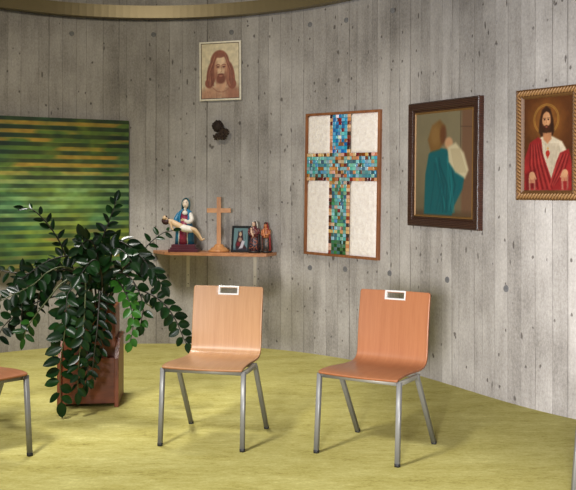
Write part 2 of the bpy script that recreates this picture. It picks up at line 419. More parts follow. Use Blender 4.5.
cv.A = lerp(cv.A, B0*0.42+np.array([2, 10, 5]), dark_s*np.clip(.95-1.1*np.clip(band_y-.12, 0, .45)+1.6*(n5-.5), 0, 1))
cv.A *= (0.86+0.28*cv.fbm(20, 40, 2, 8))[..., None]
cv.mesh('canvas_face', -W_/2, H_, -0.0008, paintmat('striped_paint', 0.45, 0.1, 40), t)
bm = bmesh.new(); box(bm, -W_/2, W_/2, 0, 0.026, 0, H_, 0.002)
obj('canvas_body', bm, plain('canvas_edge', (44, 58, 34), 0.8), t)

# --- sepia portrait
t, W_, H_ = hung('framed_portrait', (-0.815, 8.192), (-0.427, 8.079), 2.786, 2.246, -0.3)
tag(t, 'small pale-framed sepia drawing of a bearded long-haired person, high on the wall', 'picture')
iw, ih = W_-.034, H_-.034
cv = Canvas(iw, ih, 130, 180, (208, 194, 164))
SE, DK, MD = (132, 72, 52), (88, 36, 26), (158, 98, 72)
cv.ell(.5, 1.02, .62, .26, (190, 150, 122), .35); cv.ell(.2, .95, .22, .14, (172, 124, 98), .9, .6); cv.ell(.84, .92, .2, .16, (140, 84, 64), .9, .7)
cv.ell(.49, .34, .245, .215, SE, .14); cv.ell(.27, .56, .125, .25, SE, .18, rot=8); cv.ell(.755, .58, .125, .25, SE, .18, rot=-8)
cv.ell(.20, .72, .10, .085, SE, .25); cv.ell(.82, .74, .10, .09, SE, .25)
for k in range(60):
    x = rnd.uniform(-1, 1); sx = .5+x*.16; ex = .5+math.copysign(.17+abs(x)*.15, x)
    cv.line([(sx, .16+abs(x)*.03), (.5+x*.24, .30), (ex, .50), (ex-.03*math.sin(k), .64), (ex+.03*math.sin(k*1.7), .77)], .0055, rnd.choice([DK, DK, MD, (184, 126, 98)]), .5)
cv.ell(.515, .74, .13, .12, (196, 150, 120), .3); cv.ell(.50, .68, .12, .05, DK, .8, .5)
cv.ell(.515, .455, .165, .235, (214, 178, 146), .14); cv.ell(.53, .30, .10, .06, (224, 192, 160), .9, .7)
cv.ell(.385, .50, .045, .16, (168, 112, 86), 1.2, .8); cv.ell(.655, .50, .04, .16, (172, 116, 90), 1.2, .8)
cv.ell(.44, .425, .06, .035, (160, 106, 82), 1, .7); cv.ell(.60, .425, .06, .035, (166, 110, 86), 1, .7)
cv.ell(.52, .64, .12, .085, (120, 62, 44), .4); cv.ell(.52, .565, .085, .018, (116, 58, 42), .6); cv.ell(.52, .592, .05, .012, (176, 112, 92), .5); cv.ell(.40, .58, .03, .07, (140, 84, 62), .8, .6); cv.ell(.64, .58, .03, .07, (140, 84, 62), .8, .6)
for ex in (.445, .60):
    cv.line([(ex-.05, .398), (ex, .380), (ex+.045, .396)], .008, DK, .8); cv.ell(ex, .43, .032, .013, (96, 48, 36), .4); cv.line([(ex-.04, .428), (ex, .416), (ex+.04, .428)], .005, DK, .8)
cv.line([(.525, .40), (.545, .50), (.535, .52), (.505, .525)], .007, (158, 104, 80), .8)
cv.ell(.49, .205, .15, .06, SE, .3, .9)
cv.line([(.30, .80), (.42, .87), (.54, .885), (.66, .86), (.74, .81)], .011, (150, 98, 76), .7)
for k in range(18):
    x = .05+.9*rnd.random(); cv.line([(x, .86), (x+rnd.uniform(-.06, .06), .99)], .006, (156, 104, 80), .45)
cv.A = cv.A*(.88+.24*cv.fbm(12, 16, 3, 19))[..., None]
cv.mesh('drawing', -iw/2, H_-.017, 0.006, paintmat('drawing_paper', 0.55), t)
bm = bmesh.new(); frame(bm, W_, H_, .018, 0, .024, prof=[(0, .024), (0, .003), (.004, 0), (.013, 0), (.017, .005), (.017, .024)])
obj('frame', bm, plain('pale_gilt_frame', (228, 222, 206), 0.4, metal=0.05), t)
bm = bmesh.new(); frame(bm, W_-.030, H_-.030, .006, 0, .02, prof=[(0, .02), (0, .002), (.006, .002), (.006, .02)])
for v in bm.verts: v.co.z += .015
obj('lip_shade', bm, plain('lip_shade_brown', (84, 66, 48), .5), t)  # dark strip: shadow line inside the frame, put into the colour
bm = bmesh.new(); box(bm, -W_/2+.01, W_/2-.01, .008, .022, .01, H_-.01); obj('backing', bm, plain('backing_board', (120, 100, 80), 0.8), t)

# --- mosaic cross panel
t, W_, H_ = hung('mosaic_panel', (0.140, 7.763), (0.727, 7.170), 2.078, 0.859, 1.1)
tag(t, 'white plaster panel with a coloured glass mosaic cross and thin wooden frame', 'artwork')
fw = .022
bm = bmesh.new(); frame(bm, W_, H_, fw, -.006, .024, prof=[(0, .024), (0, -.004), (.003, -.008), (fw-.002, -.008), (fw, -.004), (fw, .024)])
obj('frame', bm, wood('brown_wood', (112, 66, 36), (146, 92, 54), .5, (6, 6, 1.5)), t)
tp = NT('white_plaster'); co = tp.n('ShaderNodeTexCoord').outputs['Object']
nz = tp.noise(co, 26, 6, .7); tp.l(tp.ramp(nz, [(.35, L4((226, 216, 208))), (.65, L4((246, 240, 234)))]), tp.b.inputs['Base Color'])
tp.b.inputs['Roughness'].default_value = .85; tp.bump(nz, .9, .012); M_PLAST = tp.m
bm = bmesh.new(); box(bm, -W_/2+.01, W_/2-.01, .012, .022, .01, H_-.01); obj('backing', bm, plain('panel_back', (150, 130, 110), .9), t)
iw, ih = W_-2*fw, H_-2*fw; nxt, nyt = 24, 40; tw, th = iw/nxt, ih/nyt
# vertical arm: columns 8..16; horizontal arm: rows 12..20 from the top (outermost rows and columns are the tan border)
c0, c1, r0, r1 = 8, 14, 11, 18
def quad_(x0, x1, za, zb):
    b = bmesh.new(); n = 16; g = {}
    rr = random.Random(int(x0*1000)+int(za*100))
    for i in range(n+1):
        for j in range(n+1):
            e = min(i, j, n-i, n-j); y = .012 if e == 0 else -.001+rr.uniform(-.0012, .0012)
            jx = rr.uniform(-.003, .003) if e == 1 else 0
            g[i, j] = b.verts.new((x0+(x1-x0)*i/n+jx, y, za+(zb-za)*j/n+jx))
    for i in range(n):
        for j in range(n): f = b.faces.new((g[i, j], g[i+1, j], g[i+1, j+1], g[i, j+1])); f.smooth = True
    return b
xl, xr = -iw/2+c0*tw, -iw/2+(c1+1)*tw; zt_, zb_ = H_-fw-r0*th, H_-fw-(r1+1)*th
for (a, b_, c_, d_) in ((-iw/2, xl, zt_, H_-fw), (xr, iw/2, zt_, H_-fw), (-iw/2, xl, fw, zb_), (xr, iw/2, fw, zb_)):
    obj('plaster_field', quad_(a, b_, c_, d_), M_PLAST, t, recalc=True)
tm = NT('glass_tesserae'); a_ = tm.n('ShaderNodeAttribute', attribute_name='paint'); tm.l(a_.outputs['Color'], tm.b.inputs['Base Color'])
tm.b.inputs['Roughness'].default_value = .25
bm = bmesh.new(); cl = bm.loops.layers.float_color.new('paint'); rr = random.Random(12)
BL = [(36, 140, 190), (34, 116, 176), (84, 168, 200), (50, 156, 200), (110, 186, 206), (30, 96, 156)]
TL = [(84, 166, 170), (116, 182, 172), (140, 190, 200), (66, 124, 134), (98, 156, 150), (130, 165, 170), (84, 150, 184), (56, 100, 116)]
GR = [(70, 130, 100), (96, 158, 132), (60, 110, 80), (110, 170, 160), (84, 140, 140), (120, 176, 140)]
WM = [(140, 90, 40), (170, 110, 50), (120, 48, 34), (190, 140, 90), (96, 60, 40), (200, 170, 140)]
BD = [(206, 160, 108), (214, 170, 120), (190, 130, 84), (120, 56, 34), (96, 40, 28), (198, 150, 104), (212, 176, 140), (60, 36, 30)]
def tile(x0, x1, z0, z1, c):
    g = .0010; b = []; y0, y1 = .011, rr.uniform(-.004, -.001); c = [min(255, max(0, v+rr.uniform(-14, 14))) for v in c]; c = L4(c)
    P = [(x0+g, z0+g), (x1-g, z0+g), (x1-g, z1-g), (x0+g, z1-g)]; s_ = .0015
    Q = [(x0+g+s_, z0+g+s_), (x1-g-s_, z0+g+s_), (x1-g-s_, z1-g-s_), (x0+g+s_, z1-g-s_)]
    lo = [bm.verts.new((x, y0, z)) for x, z in P]; mid = [bm.verts.new((x, y1+.0015, z)) for x, z in P]; up = [bm.verts.new((x, y1+rr.uniform(-.0008, .0008), z)) for x, z in Q]
    fs = [bm.faces.new(up)]
    for A, B in ((lo, mid), (mid, up)):
        for k in range(4): fs.append(bm.faces.new((A[k], A[(k+1) % 4], B[(k+1) % 4], B[k])))
    for f in fs:
        for lp in f.loops: lp[cl] = c
for r_ in range(nyt):
    for c in range(nxt):
        inv, inh = c0 <= c <= c1, r0 <= r_ <= r1
        if not (inv or inh): continue
        brd = (inv and not inh and c in (c0, c1)) or (inh and not inv and r_ in (r0, r1))
        if brd: col = rr.choice(BD)
        elif inv and not inh and r_ < r0:
            col = rr.choice(BL) if rr.random() < .86 else rr.choice([(230, 226, 220), (236, 230, 225), (130, 30, 30), (140, 100, 60)])
            if r_ == 0: col = rr.choice([(236, 230, 225), (120, 190, 190), (60, 140, 180)])
        elif inv and inh and rr.random() < .36: col = rr.choice(WM)
        elif inh: col = rr.choice(TL if rr.random() < .78 else WM)
        else:
            col = rr.choice(GR+TL) if rr.random() < .84 else rr.choice(WM)
            if r_ > nyt-5: col = rr.choice([(28, 66, 34), (40, 80, 44), (60, 110, 70), (70, 120, 110)])
        x0 = -iw/2+c*tw; z1 = H_-fw-r_*th
        if rr.random() < .12 and not brd:
            tile(x0, x0+tw/2, z1-th, z1, col); tile(x0+tw/2, x0+tw, z1-th, z1, rr.choice(TL+WM))
        else: tile(x0, x0+tw, z1-th, z1, col)
o = obj('mosaic_cross', bm, tm.m, t)
bm = bmesh.new(); box(bm, xl, xr, .006, .013, fw, H_-fw); box(bm, -iw/2, iw/2, .0065, .013, zb_, zt_)
obj('grout', bm, plain('grout', (112, 102, 88), .95), t)

# --- painting in the dark frame (plain stand-in in the same colours)
t, W_, H_ = hung('framed_painting', (0.930, 6.868), (1.320, 6.128), 2.072, 1.140, 0.9)
tag(t, 'dark brown framed painting with teal, cream and ochre shapes on the grey wall', 'painting')
fw = .088; iw, ih = W_-2*fw, H_-2*fw
cv = Canvas(iw, ih, 150, 200, (122, 112, 86))
cv.put(np.clip((cv.Y-.35)*1.2, 0, .8), (92, 80, 58)); cv.put(cv.fbm(4, 5, 4, 3)*.35, (150, 138, 106))
cv.put(np.clip((cv.X-.80)*25, 0, 1), (112, 78, 58), .85); cv.line([(.80, 0), (.80, .62)], .006, (70, 50, 38), .8); cv.line([(.80, .15), (1, .16)], .006, (80, 56, 42), .7)
cv.put(np.clip((cv.Y-.93)*20, 0, 1), (84, 64, 44), .8)
cv.poly([(.16, .99), (.18, .60), (.24, .40), (.36, .33), (.56, .36), (.70, .50), (.88, .58), (.84, .74), (.70, .90), (.66, .99)], (16, 92, 98), .02)
for k in range(14):
    x = .24+.4*rnd.random(); cv.line([(x, .42+.1*rnd.random()), (x+rnd.uniform(-.04, .14), .7), (x+rnd.uniform(-.08, .18), .96)], .012, rnd.choice([(30, 124, 126), (8, 62, 70), (12, 76, 84)]), .55)
cv.poly([(.22, .26), (.30, .12), (.44, .07), (.54, .14), (.52, .28), (.44, .36), (.28, .38)], (122, 88, 46), .03)
cv.ell(.36, .22, .09, .10, (156, 120, 70), .8, .5); cv.ell(.50, .22, .06, .09, (96, 52, 32), .6, .7)
cv.ell(.60, .30, .07, .055, (196, 150, 110), .5)
cv.poly([(.58, .34), (.72, .30), (.86, .40), (.94, .56), (.88, .64), (.72, .58), (.60, .48)], (204, 190, 154), .03)
for k in range(8): cv.line([(.64+.02*k, .36), (.72+.025*k, .58)], .008, (166, 148, 112), .5)
cv.A *= .86
cv.mesh('picture', -iw/2, H_-fw, 0.002, paintmat('oil_paint', .4, .15, 50), t)
tf = NT('dark_carved_wood'); co = tf.n('ShaderNodeTexCoord').outputs['Object']
wv = tf.n('ShaderNodeTexWave', bands_direction='Z'); wv.inputs['Scale'].default_value = 26; wv.inputs['Distortion'].default_value = 2.5; tf.l(co, wv.inputs['Vector'])
wv2 = tf.n('ShaderNodeTexWave', bands_direction='X'); wv2.inputs['Scale'].default_value = 26; wv2.inputs['Distortion'].default_value = 2.5; tf.l(co, wv2.inputs['Vector'])
hh = tf.math('MULTIPLY', wv.outputs['Fac'], wv2.outputs['Fac'])
tf.l(tf.ramp(hh, [(0.0, L4((36, 18, 12))), (1.0, L4((82, 46, 30)))]), tf.b.inputs['Base Color']); tf.b.inputs['Roughness'].default_value = .38; tf.bump(hh, .5, .006)
bm = bmesh.new(); frame(bm, W_, H_, fw, -.02, .026, prof=[(0, .026), (0, -.008), (.01, -.018), (.05, -.012), (.062, -.004), (.066, -.006), (.076, -.002), (.076, .026)])
obj('frame', bm, tf.m, t)
bm = bmesh.new(); frame(bm, W_-.15, H_-.15, .014, 0, .02, prof=[(0, .02), (0, -.004), (.007, -.006), (.014, .001), (.014, .02)])
for v in bm.verts: v.co.z += .075
obj('gilt_slip', bm, plain('gilt', (120, 88, 46), .45, metal=.3), t)
bm = bmesh.new(); box(bm, -W_/2+.03, W_/2-.03, .006, .022, .03, H_-.03); obj('backing', bm, plain('backing_brown', (90, 70, 52), .8), t)

# --- picture with red cloak in the rope-carved frame
t, W_, H_ = hung('devotional_picture', (1.492, 5.814), (1.778, 5.418), 2.058, 1.347, 0.3)
tag(t, 'rope-carved framed picture of a haloed bearded person in a red cloak with open hands', 'picture')
fw = .062; iw, ih = W_-2*fw, H_-2*fw
cv = Canvas(iw, ih, 170, 260, (58, 30, 16))
cv.ell(.5, .25, .7, .42, (112, 64, 28), 1.6, .8); cv.ell(.47, .26, .30, .20, (138, 88, 38), 1.0, .7)
for rr_ in (.165, .150): cv.ring(.47, .235, rr_, .006, (190, 146, 66), .75)
cv.poly([(.38, .13), (.47, .09), (.56, .13), (.62, .24), (.64, .37), (.60, .42), (.36, .42), (.31, .37), (.33, .24)], (54, 30, 18), .02)
cv.poly([(.24, .46), (.38, .42), (.60, .42), (.80, .48), (.94, .62), (.96, 1), (.06, 1), (.08, .62)], (206, 192, 166), .02)   # white robe
cv.poly([(.40, .38), (.58, .38), (.58, .45), (.50, .50), (.41, .45)], (178, 122, 84), .02)
for k in range(10): cv.line([(.46+.03*k, .5), (.50+.035*k, .9)], .008, (160, 142, 118), .5)
CL, CLd, CLh = (142, 34, 34), (86, 14, 18), (176, 66, 58)
cv.poly([(.12, .48), (.30, .42), (.37, .45), (.40, .60), (.56, .84), (.66, 1.0), (0, 1.0), (0, .66)], CL, .015)
cv.poly([(.76, .60), (.94, .56), (1, .70), (1, 1), (.52, 1), (.60, .84), (.68, .70)], CL, .015)
for k in range(9): cv.line([(.14+.024*k, .50), (.12+.04*k, .72), (.2+.05*k, .98)], .012, (CLd, CLh)[k % 2], .55)
for k in range(6): cv.line([(.94-.03*k, .62), (.86-.04*k, .78), (.66-.02*k, .94)], .012, (CLd, CLh)[k % 2], .55)
cv.poly([(.02, .82), (.26, .76), (.30, .96), (.04, 1.0)], CLd, .02, .5)
for hx, hy, s_ in ((.17, .84, 1), (.86, .82, -1)):      # open hands with fingers
    cv.poly([(hx-.075, hy+.02), (hx-.045, hy+.03), (hx-.03, hy+.17), (hx-.06, hy+.17)], (176, 120, 100), .02); cv.poly([(hx+.045, hy+.03), (hx+.075, hy+.02), (hx+.07, hy+.15), (hx+.04, hy+.17)], (160, 100, 84), .02)
    cv.ell(hx, hy, .065, .045, (198, 146, 108), .3)
    for k in range(4): cv.line([(hx-.05+.03*k, hy+.01), (hx-.055+.032*k, hy+.075)], .009, (196, 142, 104), .95)
    cv.line([(hx+s_*.05, hy-.01), (hx+s_*.085, hy+.035)], .010, (198, 146, 108), .95)
cv.ell(.475, .245, .088, .105, (190, 136, 94), .25); cv.ell(.50, .23, .04, .06, (210, 160, 116), 1, .6)
cv.poly([(.39, .28), (.43, .305), (.475, .295), (.52, .305), (.56, .28), (.55, .34), (.48, .385), (.40, .34)], (64, 34, 20), .015)
cv.ell(.475, .317, .024, .007, (150, 84, 66), .5)
for ex in (.437, .513): cv.ell(ex, .238, .020, .008, (40, 22, 14), .5); cv.line([(ex-.028, .222), (ex+.028, .222)], .005, (60, 34, 20), .7)
cv.line([(.475, .24), (.482, .275)], .005, (140, 90, 60), .7)
cv.poly([(.36, .2), (.40, .13), (.47, .11), (.55, .13), (.585, .2), (.53, .165), (.475, .15), (.42, .17)], (54, 30, 18), .015)
cv.ell(.505, .60, .042, .032, (168, 46, 36), .3); cv.poly([(.468, .61), (.542, .61), (.505, .66)], (168, 46, 36), .012); cv.line([(.505, .535), (.505, .57)], .006, (196, 140, 70), .9); cv.line([(.485, .55), (.525, .55)], .005, (196, 140, 70), .9)
cv.A *= (0.76+.2*cv.fbm(10, 14, 3, 6))[..., None]
cv.mesh('picture', -iw/2, H_-fw, 0.002, paintmat('printed_picture', .4), t)
M_GOLD = plain('carved_gilt_wood', (92, 62, 32), .5, metal=.1, var=.2, scale=60)
bm = bmesh.new(); frame(bm, W_, H_, fw, -.02, .026, prof=[(0, .026), (0, -.008), (.006, -.012), (.012, -.004), (.040, -.004), (.046, -.012), (.056, -.006), (fw, .001), (fw, .026)])
obj('frame', bm, M_GOLD, t)
bm = bmesh.new()          # diagonal rope beads along the four rails
def bead(x, z, horiz):
    M = Matrix.Translation((x, -.008, z)) @ Matrix.Rotation(R(38 if horiz else -52), 4, 'Y')
    b = bmesh.new(); bmesh.ops.create_uvsphere(b, u_segments=8, v_segments=6, radius=1)
    for v in b.verts: v.co = Vector((v.co.x*.0075, v.co.y*.012, v.co.z*.024))
    for f in b.faces: f.smooth = True
    merge(bm, b, 0, M)
n = int(W_/.025)
for k in range(n+1):
    x = -W_/2+.026+(W_-.052)*k/n; bead(x, .026, True); bead(x, H_-.026, True)
n = int(H_/.025)
for k in range(1, n):
    z = .026+(H_-.052)*k/n; bead(-W_/2+.026, z, False); bead(W_/2-.026, z, False)
obj('rope_moulding', bm, plain('worn_gilt', (140, 104, 64), .5, metal=.1, var=.2, scale=90), t)
bm = bmesh.new(); box(bm, -W_/2+.02, W_/2-.02, .006, .022, .02, H_-.02); obj('backing', bm, plain('backing_dark', (80, 60, 44), .8), t)

# --- dried flower cluster under the portrait
p = wall(2.65, 0.05); t = empty('dried_flower_cluster', (p.x, p.y, 1.905)); t.rotation_euler = (0, 0, R(-12)); t.scale = (1.4,)*3; t.location.z = 1.872; t.location.x += .012
tag(t, 'dark brown dried flower cluster hanging on the wall below the sepia portrait', 'decoration')
M_DRY = plain('dried_brown', (40, 26, 18), .8, var=.4, scale=60, bump=.6); M_DRY2 = plain('dried_petal', (44, 28, 14), .75, var=.4, scale=80, bump=.4)
bm = bmesh.new(); ball(bm, (-.016, 0, .098), (.036, .034, .038), 0, 16)
for k in range(60):
    a = rnd.uniform(0, 6.28); b_ = math.acos(rnd.uniform(-1, 1)); d = Vector((math.sin(b_)*math.cos(a), math.sin(b_)*math.sin(a)-.3, math.cos(b_))).normalized()
    ball(bm, (-.016+d.x*.034, d.y*.032, .098+d.z*.036), (.006, .006, .006), 0, 6)
obj('seed_head', bm, M_DRY, t, True)
for cx_, cz_, s_, n in ((-.022, .028, .024, 8), (.008, .034, .028, 9), (.034, .056, .028, 9), (.030, .026, .02, 7), (.046, .062, .018, 6), (.012, .07, .024, 7)):
    bm = bmesh.new(); cy_ = rnd.uniform(-.015, .005)
    ball(bm, (cx_, cy_, cz_), (s_*.45, s_*.45, s_*.45), 0, 8)
    for k in range(n):
        a = 6.283*k/n+rnd.random()*.4; M = Matrix.Translation((cx_+math.cos(a)*s_*.55, cy_-.004, cz_+math.sin(a)*s_*.55)) @ Matrix.Rotation(-a, 4, 'Y') @ Matrix.Rotation(rnd.uniform(-.5, .5), 4, 'Z')
        ball(bm, (0, 0, 0), (s_*.5, s_*.15, s_*.28), 0, 8, M)
    obj('dried_flower', bm, M_DRY2, t, True)
bm = bmesh.new(); tube(bm, [(0, .046, .10), (-.002, .03, .105), (.0, .0, .09)], .003, 6); obj('stem', bm, M_DRY, t, True)

# ------------------------------------------------------------------ wall shelf
ZS = .869
bl, br = -6.85, 11.45
t = empty('wall_shelf', (-.68, 8.1, .54)); tag(t, 'brown wooden wall shelf on white metal brackets, holding the figurines', 'shelf')
orig = t.location.copy()
bm = bmesh.new(); back = [wall(br-(br-bl)*k/14, .002) for k in range(15)]
outline = [Vector((-1.105, 7.99)), Vector((-1.02, 7.955)), Vector((-.26, 7.745)), Vector((-.188, 7.755))]+[Vector(p) for p in back]
lo = [bm.verts.new((p.x-orig.x, p.y-orig.y, ZS-.027-orig.z)) for p in outline]; up = [bm.verts.new((p.x-orig.x, p.y-orig.y, ZS-orig.z)) for p in outline]
bm.faces.new(up); bm.faces.new(lo[::-1]); n = len(lo)
for k in range(n): bm.faces.new((lo[k], lo[(k+1) % n], up[(k+1) % n], up[k]))
obj('shelf_board', bm, wood('shelf_wood', (150, 98, 62), (188, 132, 92), .45, (1.2, 14, 14)), t)
M_WHITE = plain('white_painted_metal', (196, 190, 180), .5, var=.05); M_DARK = plain('black_rubber', (26, 26, 26), .6, var=.1)
for px in (-1.9, 8.05):
    p = wall(px, .003); t_ = wall(px+1)-wall(px-1); a = math.atan2(t_.y, t_.x)
    M = Matrix.Translation((p.x-orig.x, p.y-orig.y, -orig.z)) @ Matrix.Rotation(a, 4, 'Z')
    bm = bmesh.new(); box(bm, -.016, .016, -.004, 0, .53, ZS-.028, .001, M=M); box(bm, -.016, .016, -.2, 0, ZS-.0325, ZS-.0285, .001, M=M)
    br_ = obj('shelf_bracket', bm, M_WHITE, t)
    for z in (.56, .64):
        bm = bmesh.new(); ball(bm, (0, -.005, z), (.005, .003, .005), 0, 8, M=M); obj('screw', bm, plain('screw_dark', (60, 56, 52), .5), br_)

def onshelf(px, D): return Vector(((px-CX)*D/F, D, ZS))
K = .00912       # metres per pixel at the shelf
# --- seated woman statue with reclined figure
t = empty('devotional_statue', onshelf(184.5, 8.03), R(-6))
tag(t, 'painted statue of a seated blue-veiled woman with a reclined figure across her lap', 'statue')
def lp(x, y, dep=0): return Vector(((x-184.5)*K, dep, (251.6-y)*K))
M_MAR = plain('maroon_paint', (80, 30, 44), .4, var=.15); M_BLUE = plain('blue_glaze', (36, 112, 150), .35, var=.25, scale=50)
M_RED = plain('crimson_glaze', (132, 34, 66), .4, var=.3, scale=70); M_FLESH = plain('flesh_paint', (206, 176, 140), .5, var=.06); M_WHT = plain('white_paint', (220, 214, 204), .5, var=.08)
M_HAIR = plain('dark_brown_paint', (52, 20, 18), .6); M_TEAL = plain('grey_teal_veil', (60, 104, 112), .45, var=.2, scale=50); M_BLK = plain('black_paint', (30, 24, 22), .5)
bm = bmesh.new(); box(bm, -.134, .134, -.075, .06, 0, .026, .004); box(bm, -.118, .118, -.066, .052, .026, .042, .004); box(bm, -.108, .108, -.062, .05, .042, .068, .004)
obj('base', bm, M_MAR, t)
bm = bmesh.new(); loft(bm, [(.066, 0, -.01, .06, .045), (.14, 0, -.012, .058, .046), (.20, 0, -.015, .060, .05), (.225, 0, -.005, .056, .045), (.27, .0, .01, .042, .034), (.325, .0, .014, .046, .030), (.355, .002, .014, .036, .024), (.375, .004, .012, .016, .014), (.395, .008, .01, .013, .013)], 28, fold=.05)
obj('dress', bm, M_RED, t, True)
bm = bmesh.new(); loft(bm, [(.067, 0, 0, .088, .058), (.15, 0, 0, .082, .056), (.215, 0, 0, .078, .054), (.26, 0, .008, .066, .045), (.32, 0, .012, .074, .040), (.355, .003, .012, .062, .034), (.385, .008, .012, .034, .03)], 30, a0=-62, a1=242, fold=.03)
sm = obj('mantle', bm, M_BLUE, t, True); s_ = sm.modifiers.new('s', 'SOLIDIFY'); s_.thickness = .005
bm = bmesh.new(); loft(bm, [(.345, .006, .012, .044, .03), (.38, .008, .012, .039, .034), (.42, .010, .012, .042, .038), (.455, .011, .012, .038, .035), (.478, .011, .014, .024, .024), (.486, .011, .014, .006, .006)], 26, a0=-38, a1=218)
sv = obj('veil', bm, M_TEAL, t, True); s_ = sv.modifiers.new('s', 'SOLIDIFY'); s_.thickness = .005
bm = bmesh.new(); ball(bm, (.012, -.006, .432), (.029, .029, .038), 0, 18); ball(bm, (.012, -.034, .428), (.004, .006, .009), 0, 8); ball(bm, (.012, -.012, .405), (.014, .013, .012), 0, 10); loft(bm, [(.36, .006, .0, .018, .016), (.41, .010, .002, .013, .014)], 12)
hd = obj('head', bm, plain('pale_face_paint', (232, 214, 194), .5, var=.04), t, True)
bm = bmesh.new()
for s in (-1, 1): ball(bm, (.012+s*.011, -.032, .440), (.0048, .003, .0026), 0, 8); tube(bm, [(.012+s*.005, -.0315, .449), (.012+s*.018, -.029, .449)], .0012, 5)
obj('eyes', bm, M_BLK, hd, True)
bm = bmesh.new(); ball(bm, (.012, -.0325, .4125), (.0065, .003, .0026), 0, 8); obj('mouth', bm, M_MAR, hd, True)
bm = bmesh.new(); ball(bm, (.008, -.018, .350), (.026, .014, .02), 0, 12); obj('collar', bm, M_WHT, t, True)
def arm(pts, rads, mat, name):
    bm = bmesh.new(); P = interp(pts, 14); rr2 = [np.interp(i/13, np.linspace(0, 1, len(rads)), rads) for i in range(14)]; tube(bm, P, rr2, 10); 
    for e in (0, -1): ball(bm, P[e], (rr2[e],)*3, 0, 8)
    return obj(name, bm, mat, t, True)
arm([(.055, .0, .335), (.070, -.02, .29), (.050, -.06, .268), (.02, -.075, .285)], [.02, .022, .018, .013], M_WHT, 'sleeve')
arm([(-.055, .0, .335), (-.075, -.02, .285), (-.06, -.06, .25), (-.04, -.07, .245)], [.02, .022, .017, .012], M_BLUE, 'sleeve')
bm = bmesh.new(); ball(bm, (.012, -.082, .29), (.013, .008, .009), 0, 10)
for k in range(4): tube(bm, [(.006, -.084, .295-.004*k), (-.008, -.088, .296-.005*k), (-.016, -.086, .293-.005*k)], [.0026, .0024, .0018], 6)
tube(bm, [(.008, -.084, .297), (.0, -.088, .304)], [.003, .0022], 6)
obj('hand', bm, M_FLESH, t, True)
for sx in (-1, 1):
    bm = bmesh.new(); tube(bm, [(sx*.041, -.056, .07), (sx*.038, -.058, .14), (sx*.036, -.056, .21)], .004, 6); obj('mantle_trim', bm, M_WHT, t, True)
# reclined figure, one continuous body
V = [lp(183, 226.5, -.085), lp(177, 223.5, -.085), lp(171.5, 220.5, -.082), lp(168.3, 219.2, -.08), lp(166.2, 218.6, -.08),    # pelvis, chest, neck, head
     lp(190, 228.5, -.085), lp(197, 229, -.085), lp(201, 234.5, -.075), lp(203.6, 239.3, -.07), lp(206.8, 238.3, -.08),      # right leg, knee, shin, heel, toe
     lp(189, 229.5, -.068), lp(195.5, 230.8, -.06), lp(199.5, 235.5, -.055), lp(202.2, 240, -.052), lp(205, 239.6, -.06),
     lp(173, 223.5, -.092), lp(174.2, 228.3, -.092), lp(176.8, 231.2, -.088)]
E_ = [(0, 1), (1, 2), (2, 3), (3, 4), (0, 5), (5, 6), (6, 7), (7, 8), (8, 9), (0, 10), (10, 11), (11, 12), (12, 13), (13, 14), (2, 15), (15, 16), (16, 17)]
rd = [.026, .030, .022, .010, .014, .024, .019, .014, .010, .007, .021, .017, .013, .009, .006, .013, .010, .007]
rb = skin('reclined_figure', V, E_, rd, M_FLESH, t)
bm = bmesh.new(); P = interp([lp(164.2, 219, -.072), lp(166.3, 222, -.08), lp(169.8, 221.5, -.085), lp(170.8, 218, -.08)], 10); tube(bm, P, [.006, .014, .019, .022, .024, .024, .022, .018, .012, .006], 8); obj('hair', bm, M_HAIR, rb, True)
bm = bmesh.new(); c_ = lp(167.0, 217.9, -.084); ball(bm, c_, (.022, .019, .019), 0, 14); ball(bm, (c_.x-.004, c_.y-.003, c_.z+.019), (.004, .004, .006), 0, 8); obj('head', bm, M_FLESH, rb, True)
bm = bmesh.new(); ball(bm, (c_.x+.012, c_.y, c_.z+.010), (.010, .014, .010), 0, 10); obj('beard', bm, M_HAIR, rb, True)
bm = bmesh.new(); P = interp([lp(182.5, 227, -.085), lp(187, 228.3, -.082), lp(192, 229.2, -.078), lp(195, 230, -.076)], 10); tube(bm, P, [.024, .030, .033, .033, .032, .031, .030, .028, .025, .021], 14)
obj('loincloth', bm, M_WHT, rb, True)

# --- standing wooden cross
t = empty('wooden_cross', onshelf(219, 8.0), R(-4)); tag(t, 'plain light wooden standing cross on a round turned foot, middle of the shelf', 'cross')
M_XW = wood('oak_cross', (160, 104, 58), (196, 140, 86), .45, (10, 10, 1.4))
bm = bmesh.new(); loft(bm, [(0, 0, 0, .094, .085), (.012, 0, 0, .096, .087), (.02, 0, 0, .090, .08), (.022, 0, 0, .078, .07), (.036, 0, 0, .072, .065), (.044, 0, 0, .05, .045), (.060, 0, 0, .042, .038), (.070, 0, 0, .03, .027)], 36); obj('foot', bm, M_XW, t, True)
bm = bmesh.new(); box(bm, -.019, .019, -.013, .013, .06, .493, .002); obj('upright', bm, M_XW, t)
bm = bmesh.new(); box(bm, -.108, .108, -.0125, .0125, .352, .392, .002); obj('crossbar', bm, wood('oak_bar', (160, 104, 58), (196, 140, 86), .45, (1.4, 10, 10)), t)

